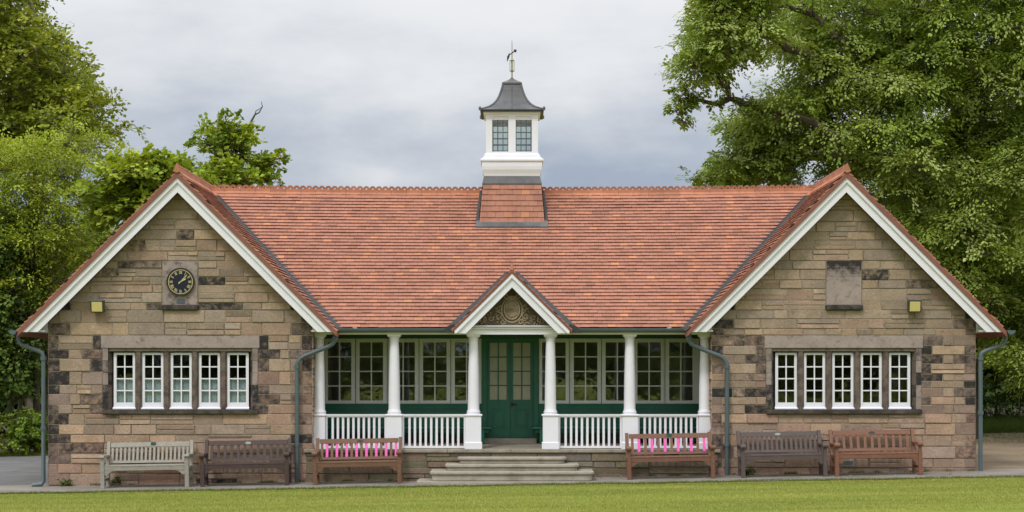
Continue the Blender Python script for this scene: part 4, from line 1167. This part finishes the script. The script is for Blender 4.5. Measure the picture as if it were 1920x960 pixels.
def leaves(name, lobes, mat, tints, leafl=.10, dens=150, spray=.55, nl=13, droop=.25, flat=.66, seed=1, parent=None, up=.55, aspect=.75, off=(0,0,0), pale=0, shell=.45, coh=0):
    rng = np.random.default_rng(seed); V = []; T = []
    tints = np.array(tints)
    for (x, y, z, r) in lobes:
        ns = max(6, int(dens*r*r/nl*4))
        d = rng.normal(size=(ns,3)); d[:,2] = np.where(d[:,2] < -.4, -d[:,2]*.7, d[:,2]); d /= np.linalg.norm(d, axis=1)[:,None]
        rad = r*(1-shell*rng.random(ns)**1.6)*rng.uniform(.8,1.12,ns)
        P = np.array([x,y,z])+d*rad[:,None]*np.array([1,1,flat])
        ax = d*np.array([1,1,.45])+rng.normal(size=(ns,3))*.35; ax[:,2] -= droop*rng.random(ns)*1.6
        ax /= np.linalg.norm(ax, axis=1)[:,None]
        nr = d*.75+rng.normal(size=(ns,3))*.20; nr[:,2] += up; nr -= ax*(nr*ax).sum(1)[:,None]; nr /= np.linalg.norm(nr, axis=1)[:,None]
        sd_ = np.cross(ax, nr)
        L_ = spray*rng.uniform(.6,1.2,ns)*min(1, r/.7)
        tl = tints[rng.integers(len(tints))]*rng.uniform(.85,1.15)
        ts = tl*.5+tints[rng.integers(len(tints), size=ns)]*.5; ts = ts*rng.uniform(.8,1.22,ns)[:,None]
        t = (np.arange(nl)+.5)/nl
        tt = t[None,:]+rng.uniform(-.05,.05,(ns,nl)); side = np.where(np.arange(nl)%2, 1., -1.)[None,:]*rng.uniform(.1,1.,(ns,nl))
        wd = .45*L_[:,None]*(1-.75*tt)*side
        c = P[:,None,:]+ax[:,None,:]*(L_[:,None]*(tt-.3))[...,None]+sd_[:,None,:]*wd[...,None]
        c[...,2] -= droop*.5*(L_[:,None]*tt**2)
        c += rng.normal(size=c.shape)*.025
        ld = ax[:,None,:]*(.7+.3*coh)+sd_[:,None,:]*(side*(.8-.35*coh))[...,None]+rng.normal(size=c.shape)*(.3-.14*coh); ld[...,2] -= droop*.6
        ld /= np.linalg.norm(ld, axis=2)[...,None]
        ln = nr[:,None,:]+rng.normal(size=c.shape)*(.27-.09*coh); ln -= ld*(ln*ld).sum(2)[...,None]; ln /= np.linalg.norm(ln, axis=2)[...,None]
        lw = np.cross(ld, ln); s = leafl*rng.uniform(.7,1.2,(ns,nl))[...,None]
        a_ = c; b_ = c+ld*s*.5+lw*s*aspect*.5+ln*s*.10; e_ = c+ld*s; f_ = c+ld*s*.5-lw*s*aspect*.5+ln*s*.10
        q = np.stack([a_, f_, e_, b_], axis=2).reshape(-1,4,3)
        col = (ts[:,None,:]*rng.uniform(.85+.08*coh,1.15-.08*coh,(ns,nl))[...,None]).reshape(-1,3)
        V.append(q); T.append(col)
    V = np.concatenate(V)-np.array(off); T = np.concatenate(T)
    return npmesh(name, V, 4, mat, T, parent)
def limbs(mb, base, trunk, lobes, r0, rnd, frac=.7, twigs=3, rl=.05, bend=.25):
    """tapered trunk along points, a curved limb to most clumps, thin twigs inside them"""
    n = len(trunk); mb.tube(trunk, [r0*(1-.75*i/(n-1)) for i in range(n)], 10)
    nodes = [(Vector(p), None, 0.0) for p in trunk[1:]]; nt_ = len(nodes)
    order = sorted(lobes, key=lambda l: min((Vector(l[:3])-q[0]).length for q in nodes[:nt_]))
    rad = []
    for (x, y, z, r) in order:
        c = Vector((x, y, z)); best = None
        for i, (p, par, dist) in enumerate(nodes):
            d = (p-c).length; cost = d+dist*.35+max(0, p.z-c.z)*.5
            if best is None or cost < best[0]: best = (cost, i, d)
        nodes.append((c, best[1], nodes[best[1]][2]+best[2])); rad.append(r)
    cnt = [1.0]*len(nodes)
    for i in range(len(nodes)-1, nt_-1, -1): cnt[nodes[i][1]] += cnt[i]
    for i in range(nt_, len(nodes)):
        c, par, _ = nodes[i]; p = nodes[par][0]; r = rad[i-nt_]
        ra = rl*min(1.7, .30*math.sqrt(cnt[i])); rb = ra*.7
        mid = (p+c)/2+Vector((rnd.uniform(-.12,.12), rnd.uniform(-.12,.12), bend*(c-p).length*.3))
        mb.tube([p, p.lerp(mid,.6)+Vector((rnd.uniform(-.05,.05),0,0)), mid, mid.lerp(c,.5)+Vector((0,0,rnd.uniform(-.04,.06))), c], [ra*1.15, ra, ra*.92, ra*.8, rb], 6)
        if rnd.random() > frac: continue
        for k in range(twigs):
            d = Vector((rnd.gauss(0,1), rnd.gauss(0,1), rnd.gauss(.1,.7))).normalized()*r*.95
            t0 = min(rb, rl*.35)
            mb.tube([c, c+d*.5+Vector((0,0,.05)), c+d], [t0, t0*.6, .005], 5)
def tree(name, label, cat, basepx, yb, lobes, tints, trunk=None, r0=.2, leafmat='leaf', bark='bark', group=None, seed=1, frac=.7, twigs=3, rl=.05, bend=.25, **kw):
    bx_ = X(basepx, yb); bz_ = g(bx_, yb)
    root = empty(name, (bx_, yb, bz_)); tag(root, label, cat, group)
    off = (bx_, yb, bz_)
    lb = [(a-off[0], b-off[1], c-off[2], r) for a, b, c, r in lobes]
    leaves('crown', lb, M[leafmat], tints, seed=seed, parent=root, **kw)
    mb = MB(); rnd = random.Random(seed)
    tr = [tuple(Vector((X(a, yb), yb+dy_, Z(b, yb)))-Vector(off)) for a, b, dy_ in trunk]
    tr = [(0,0,-.1)]+tr
    limbs(mb, off, tr, lb, r0, rnd, frac, twigs, rl, bend)
    mb.build('trunk', M[bark], root, smooth=True); return root

OL = [(.215,.255,.034),(.28,.305,.042),(.155,.195,.028)]
YG = [(.27,.33,.036),(.33,.37,.05),(.20,.27,.03)]
MP = [(.22,.29,.030),(.30,.35,.042),(.15,.22,.024)]
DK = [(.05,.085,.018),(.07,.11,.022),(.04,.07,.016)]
LM = [(.22,.30,.045),(.33,.39,.11),(.155,.225,.033)]

# right: the great lime tree, its own boughs in several runs
lime1 = lobes_in([(1300,-110),(1292,30),(1262,110),(1250,190),(1262,225),(1300,215),(1345,170),(1400,150),(1450,110),(1480,-110)], 9.0, 1.3, (.30,.62), 120, 5, .42, 9000)
lime1 += lobes_in([(1262,160),(1252,215),(1278,262),(1296,262),(1300,215),(1330,170)], 9.0, .3, (.16,.26), 10, 6, .6)
lime2 = lobes_in([(1350,215),(1395,170),(1440,60),(1500,-110),(2040,-110),(2060,760),(1840,740),(1790,640),(1700,520),(1600,380),(1500,330),(1420,372),(1255,372),(1262,342),(1330,300),(1372,262)], 11.5, 2.6, (.5,.9), 430, 7, .46, 20000)
lime2 += lobes_in([(1255,365),(1262,340),(1330,305),(1372,262),(1345,222),(1400,200),(1500,250),(1500,365)], 11.0, 1.2, (.28,.5), 110, 8, .42, 9000)
lime1 += [(X(a, 9.6), 9.6, Z(b, 9.6), r) for a, b, r in ((1368,186,.28),(1392,198,.30),(1418,196,.32),(1345,196,.24),(1440,214,.34))]
lime = lime1+lime2
tree('lime_tree', 'huge spreading lime tree with windblown pale leaves behind the right gable', 'tree', 1803, 11.5, lime, LM, [(1806,560,0),(1800,430,0),(1806,260,-.2),(1800,100,-.3),(1790,-60,-.4)], r0=.42, leafmat='limeleaf', seed=21, frac=.75, rl=.052, twigs=3, dens=330, leafl=.105, spray=.62, nl=16, droop=.42, up=.6, aspect=.58, coh=1)

# left: the tall tree at the back
big = lobes_in([(-90,-110),(60,-90),(78,0),(92,34),(125,48),(166,84),(172,120),(160,150),(196,160),(205,190),(228,206),(244,246),(215,262),(130,300),(40,325),(-90,330)], 24, 3.0, (.42,.85), 185, 12, .58, 16000)
tree('sycamore_tree', 'tall olive green tree rising highest behind the left trees', 'tree', 60, 24, big, OL, [(66,420,0),(80,260,0),(95,150,0),(70,60,0),(40,-60,0)], r0=.26, bark='palebark', seed=22, frac=.8, rl=.06, dens=165, leafl=.14, spray=.7, nl=12, droop=.15, up=.6, aspect=.9)
# light feathery trees
la = lobes_in([(-60,228),(40,236),(120,240),(160,290),(165,400),(150,520),(60,640),(-60,640)], 13, 1.5, (.35,.7), 140, 13, .56, 12000)
tree('ash_tree', 'light green feathery tree with bare stems at the far left', 'tree', 70, 13, la, YG, [(66,620,0),(64,480,0),(70,380,0),(60,300,0)], r0=.10, seed=23, frac=.8, rl=.03, dens=240, leafl=.095, spray=.55, nl=14, droop=.25, aspect=.5)
lb = lobes_in([(90,240),(160,218),(246,248),(246,290),(205,300),(180,360),(215,420),(200,500),(120,600),(70,640),(95,400)], 13.4, 1.2, (.28,.52), 85, 14, .6, 12000)
tree('ash_tree', 'yellow green thin crowned tree with twisted grey stem beside the left gable', 'tree', 92, 13.4, lb, YG, [(92,640,0),(95,520,0),(108,420,.1),(100,340,0),(120,270,0)], r0=.10, bark='palebark', seed=24, frac=.9, rl=.04, dens=170, leafl=.095, spray=.5, nl=14, droop=.25, aspect=.5)
# maple whose crown shows over the left gable
lc = lobes_in([(205,330),(216,294),(262,274),(330,288),(372,312),(400,352),(380,420),(250,450),(165,440),(150,395),(168,360)], 10, 1.3, (.35,.65), 85, 15, .52, 10000)
tree('maple_tree', 'broad leaved bright green maple spreading above the left gable', 'tree', 230, 10, lc, MP, [(235,640,0),(245,520,0),(262,420,0),(280,350,0)], r0=.14, seed=25, frac=.8, rl=.05, dens=200, leafl=.14, spray=.5, nl=11, droop=.1, up=.75, aspect=.95, flat=.6)
# maple with the dead branch
ld_ = lobes_in([(350,262),(368,236),(402,226),(445,216),(482,236),(492,262),(478,300),(440,330),(385,312)], 13, .9, (.3,.58), 22, 16, .62)
ld_ += lobes_in([(470,300),(500,284),(535,278),(556,297),(540,312),(505,322),(540,335),(542,352),(470,360)], 13, .6, (.24,.4), 16, 17, .6)
ld_ += lobes_in([(372,325),(400,300),(440,288),(490,320),(500,360),(372,362)], 11.8, .6, (.3,.5), 18, 18, .6)
mt = tree('maple_tree', 'round topped maple with a bare dead branch sticking up behind the roof', 'tree', 440, 13, ld_, MP, [(440,600,0),(440,440,0),(432,350,0),(440,280,0),(462,250,0)], r0=.13, seed=26, frac=.85, rl=.045, dens=200, leafl=.13, spray=.42, nl=11, droop=.08, up=.75, aspect=.95, flat=.62)
mb = MB(); o_ = mt.location
P = lambda a, b: tuple(Vector((X(a,13),13,Z(b,13)))-o_)
mb.tube([P(462,252), P(471,228), P(478,215), P(486,211), P(492,200), P(490,190)], [.035,.028,.022,.016,.012,.006], 6)
mb.tube([P(478,215), P(480,208), P(487,204), P(491,200)], [.014,.012,.009,.004], 5)
mb.build('dead_branch', M['deadwood'], mt)

# left understorey
sh = lobes_in([(-60,370),(30,375),(66,440),(80,540),(96,560),(90,760),(-60,760)], 13.2, 1.4, (.35,.7), 190, 31, .46, 12000)
tree('laurel_bush', 'dark green broad leaved thicket standing at the left wing corner', 'bush', 30, 13.2, sh, [(.09,.145,.026),(.12,.18,.032),(.06,.105,.02)], [(34,800,0),(44,700,0),(50,600,0),(44,480,0)], r0=.09, bark='palebark', seed=31, frac=.6, rl=.04, dens=170, leafl=.12, spray=.5, nl=10, droop=.3, up=.5)
sh = lobes_in([(20,770),(50,745),(85,770),(90,858),(20,862)], 12.2, .7, (.22,.42), 45, 32, .45)
tree('shrub', 'low bright green shrub on the grass verge beside the left downpipe', 'shrub', 55, 12.2, sh, [(.17,.25,.03),(.12,.19,.025)], [(55,830,0),(57,800,0)], r0=.04, seed=32, rl=.02, dens=150, leafl=.10, spray=.32, nl=10, droop=.3)
sh = lobes_in([(-50,770),(0,765),(18,800),(20,856),(-50,862)], 11.9, .6, (.2,.4), 18, 33, .55)
tree('shrub', 'yellowish shrub cut by the left edge of the view', 'shrub', -12, 11.9, sh, [(.24,.29,.04),(.17,.22,.03)], [(-12,830,0),(-10,800,0)], r0=.04, seed=33, rl=.02, dens=150, leafl=.09, spray=.32, nl=10, droop=.3)
sh = lobes_in([(-60,560),(10,540),(60,570),(92,600),(80,660),(10,690),(-60,690)], 12.5, .7, (.25,.5), 26, 34, .6)
tree('elder_bush', 'grey green blossoming bush under the left eaves corner', 'bush', 20, 12.5, sh, [(.10,.12,.045),(.14,.155,.075),(.07,.095,.025)], [(20,800,0),(22,700,0),(24,620,0)], r0=.06, seed=34, rl=.03, dens=120, leafl=.10, spray=.36, nl=11, droop=.2)
# right lower: bushes and the clipped hedge
sh = lobes_in([(1862,590),(1900,575),(1990,590),(1990,745),(1895,735),(1868,700)], 15, 1.2, (.35,.65), 70, 35, .48)
tree('elder_bush', 'loose bush with pale leaves above the hedge by the right downpipe', 'bush', 1925, 15, sh, [(.075,.095,.035),(.11,.125,.06),(.05,.07,.02)], [(1925,760,0),(1922,680,0)], r0=.06, seed=35, rl=.03, dens=100, leafl=.10, spray=.36, nl=11, droop=.2)
hedge = empty('hedge', (X(1930,16), 16, g(X(1930,16),16))); tag(hedge, 'dark clipped hedge with a level top behind the gravel track', 'hedge')
hl = []; rnd = random.Random(8)
for i in range(16):
    for k in range(3):
        for m in range(2):
            px = 1790+i*18+rnd.uniform(-4,4); x = X(px, 16); hl.append((x-hedge.location.x, m*.5+rnd.uniform(-.1,.1)-.2, Z(792-k*30-8+(rnd.uniform(-2,2)), 16)-hedge.location.z-.05, .34 if k < 2 else .30))
hl = [(a,b,min(c, Z(703,16)-hedge.location.z-.22),r) for a,b,c,r in hl]
leaves('foliage', hl, M['leaf'], [(.035,.062,.010),(.055,.085,.012),(.028,.05,.010)], leafl=.075, dens=240, spray=.25, nl=10, droop=.1, flat=.9, seed=36, parent=hedge)
mb = MB()
for i in range(9):
    x = X(1800+i*32, 16)-hedge.location.x; mb.tube([(x,0,-.2),(x+.1,.1,.6),(x,.2,1.1)], [.04,.03,.01], 6)
mb.build('stems', M['bark'], hedge)
# rough grass on the bank before the hedge, and lawn blades
def blades(name, x0, x1, y0, y1, n, hgt, wid, tints, label, seed, fn=None):
    rng = np.random.default_rng(seed); x = rng.uniform(x0,x1,n); y = y0+(y1-y0)*rng.random(n)
    if name == 'grass_edge': y = -1.50+.05*np.sin(x*1.7)+.035*np.sin(x*4.3+1)+.03*np.sin(x*11)+rng.normal(size=n)*.05
    z = np.array([g(a,b) for a, b in zip(x, y)]); hh = hgt*rng.uniform(.5,1.25,n); a = rng.uniform(0,6.28,n)
    lx, ly = rng.normal(size=n)*.45*hh, rng.normal(size=n)*.45*hh
    wx, wy = np.cos(a)*wid/2, np.sin(a)*wid/2
    V = np.stack([np.stack([x-wx,y-wy,z],1), np.stack([x+wx,y+wy,z],1), np.stack([x+lx,y+ly,z+hh],1)], 1)
    T = np.array(tints)[rng.integers(len(tints), size=n)]*rng.uniform(.75,1.25,n)[:,None]
    if fn is not None: T = T*fn(x, y)[:,None]
    o = npmesh(name, V, 3, M['leaf'], T); tag(o, label, None, None, 'stuff'); return o
def streak(x, y):
    e = -1.85+.12*np.sin(x*.7)+.08*np.sin(x*2.1+1)
    return (1-.20*np.exp(-((y-e)/.38)**2)) * (1+.16*np.exp(-((y+3.05+.05*np.sin(x*.4)+.015*x)/.10)**2)*(.5+.5*np.sin(x*.55+1))) * streak2(x, y)
def streak2(x, y):
    return 1+.10*np.sin(x*.37+1.3*np.sin(y*.9))*np.sin(y*1.1+.6*np.sin(x*.8))+.09*np.sin(y*2.3+.35*np.sin(x*.35)+.2*x*.2)+.07*np.sin(x*.9+2*y)*np.sin(y*3.1+x*.4)+.05*np.sin(x*2.7+y)*np.sin(y*5-x*.8)
blades('grass', -11.5, 11.5, -8.2, -1.46, 170000, .026, .007, [(.225,.26,.055),(.27,.28,.065),(.175,.225,.045),(.36,.33,.13)], 'short mown yellow green lawn in front of the pavilion', 41, streak)
blades('grass_edge', -11.5, 11.5, -1.62, -1.42, 16000, .045, .008, [(.10,.15,.018),(.13,.17,.02)], 'slightly longer grass fringe along the path edge', 42)
blades('track_grass', 8.9, 17, 9.8, 13, 5200, .07, .013, [(.10,.13,.03),(.13,.15,.04)], 'thin grass growing through the gravel track', 45)
blades('bank_grass', 8.5, 17, 12.6, 16.2, 27000, .22, .014, [(.06,.095,.018),(.08,.11,.02),(.045,.08,.016)], 'long rough grass on the bank in front of the hedge', 43)
blades('verge_grass', -17, -8.6, 11.5, 13.5, 14000, .10, .012, [(.12,.16,.02),(.15,.17,.03)], 'short grass strip beyond the tarmac yard', 44)
# daisies in the turf and sparse grass along the wall foot
rng = np.random.default_rng(12); n = 46; xx = rng.uniform(-10.5,10.5,n); yy = rng.uniform(-7.6,-1.9,n); zz_ = np.array([g(a,b)+.03 for a,b in zip(xx,yy)]); q = rng.uniform(0,6,n)
V = np.stack([np.stack([xx+.013*np.cos(q+k*math.pi/2), yy+.013*np.sin(q+k*math.pi/2), zz_+.006*(k%2)],1) for k in range(4)],1)
tag(npmesh('daisies', V, 4, M['white']), 'scattered white daisies in the lawn', None, None, 'stuff')
def tufts(x, y): return .8+.2*np.sin(x*5)
rng = np.random.default_rng(5); cx_ = rng.uniform(-8.6, 8.6, 60); cx_ = cx_[(np.abs(cx_) > 1.9)]
xx = np.repeat(cx_, 26)+rng.normal(size=len(cx_)*26)*.055; yy = -.06+rng.normal(size=len(xx))*.018
hh = rng.uniform(.015,.07,len(xx)); zz_ = np.array([g(a,b)+.01 for a,b in zip(xx,yy)]); lx = rng.normal(size=len(xx))*.02; ly = -np.abs(rng.normal(size=len(xx)))*.02
V = np.stack([np.stack([xx-.005,yy,zz_],1), np.stack([xx+.005,yy,zz_],1), np.stack([xx+lx,yy+ly,zz_+hh],1)],1)
tag(npmesh('wall_foot_grass', V, 3, M['leaf'], np.array([(.11,.15,.03),(.16,.17,.05),(.08,.12,.025)])[rng.integers(3,size=len(xx))]), 'sparse grass and moss along the foot of the walls', None, None, 'stuff')
# weeds at the foot of the walls
for i, (px, yw, lab) in enumerate(((212, -.10, 'small green weed tuft behind the grey bench leg'), (1403, -.10, 'small green weed growing behind the plum brown bench'), (122, -.08, 'tiny grass tuft at the foot of the left wall corner'))):
    x = X(px, yw); root = empty('weed', (x, yw, g(x, yw)+.01)); tag(root, lab, 'weed', 'weeds at the foot of the walls')
    leaves('foliage', [(0,0,.07,.09),(.05,-.01,.05,.07),(-.05,0,.04,.06)], M['leaf'], [(.06,.11,.02),(.085,.13,.025)], leafl=.05, dens=900, spray=.10, nl=6, droop=.1, seed=60+i, parent=root)
# dry litter blown against the terrace wall
rng = np.random.default_rng(3); n = 260
xx = np.concatenate([rng.normal(-2.05,.22,150), rng.uniform(-3.8,3.8,60), rng.uniform(4,8.5,50)]); yy = np.where(np.arange(n) < 150, rng.normal(-.22,.07,n), rng.uniform(-.9,-.05,n))
zz_ = np.array([g(a,b)+.016 for a,b in zip(xx,yy)]); a = rng.uniform(0,6.28,n); s = rng.uniform(.012,.035,n)
V = np.stack([np.stack([xx+s*np.cos(a+k*math.pi/2)*(1 if k%2 else .5), yy+s*np.sin(a+k*math.pi/2), zz_+rng.uniform(0,.02,n)],1) for k in range(4)],1)
T = np.array([(.24,.14,.07),(.30,.22,.13),(.5,.48,.44)])[rng.integers(3,size=n)]
o = npmesh('fallen_leaves', V, 4, M['leaf'], T); tag(o, 'dry leaves and bits of litter along the foot of the wall', None, None, 'stuff')

# ================================================================== far house glimpsed at the right
hx0, hy = X(1838, 32), 32
hs = empty('house', (hx0+3, hy, g(hx0+3, hy))); tag(hs, 'distant brown house with a white window glimpsed above the hedge', 'house')
mb = MB(); mb.box(-3.2, 4, 0, 6, -.5, 3.6); mb.build('wall', M['housewall'], hs)
mb = MB(); mb.prism([(-.4,3.6),(6.4,3.6),(3,6.2)], 'x', -3.5, 4.3); mb.build('roof', M['houseroof'], hs)
for px in (1862, 1945):
    wx_ = X(px, 32)-hs.location.x; z0_, z1_ = Z(706,32)-hs.location.z, Z(655,32)-hs.location.z
    mb = MB()
    for (u0,u1,v0,v1) in ((-.42,-.28,z0_,z1_),(.28,.42,z0_,z1_),(-.28,.28,z1_-.13,z1_),(-.28,.28,z0_,z0_+.16),(-.05,.05,z0_+.16,z1_-.13)): mb.box(wx_+u0, wx_+u1, -.08, -.004, v0, v1)
    wo = mb.build('window', M['white'], hs)
    mb = MB(); mb.box(wx_-.29, wx_+.29, -.04, -.035, z0_, z1_); mb.build('pane', M['iron'], wo)

# ================================================================== woods behind, and the trees across the field that the panes mirror
def wood(name, xr, y, yr, hfun, n, tints, seed, label, leafl=.35, dens=30, rr=(.9,1.7)):
    rnd = random.Random(seed); lb = []
    for _ in range(n):
        x = rnd.uniform(*xr); h = hfun(x); lb.append((x, y+rnd.uniform(0,yr), rnd.uniform(.4, max(.6,h)), rnd.uniform(*rr)))
    o = leaves(name, lb, M['leaf'], tints, leafl=leafl, dens=dens, spray=1.0, nl=10, droop=.2, seed=seed)
    tag(o, label, None, None, 'stuff'); return o
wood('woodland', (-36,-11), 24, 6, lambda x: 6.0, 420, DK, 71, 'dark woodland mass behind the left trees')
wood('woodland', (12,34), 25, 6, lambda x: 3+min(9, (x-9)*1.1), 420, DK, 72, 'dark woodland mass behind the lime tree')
wood('far_treeline', (-60,60), -95, 12, lambda x: 6+2*math.sin(x*.21)+1.5*math.sin(x*.53+1), 300, [(.16,.20,.05),(.20,.23,.08),(.10,.14,.04)], 73, 'line of trees across the playing field facing the pavilion', leafl=.42, dens=34, rr=(1.6,3.0))
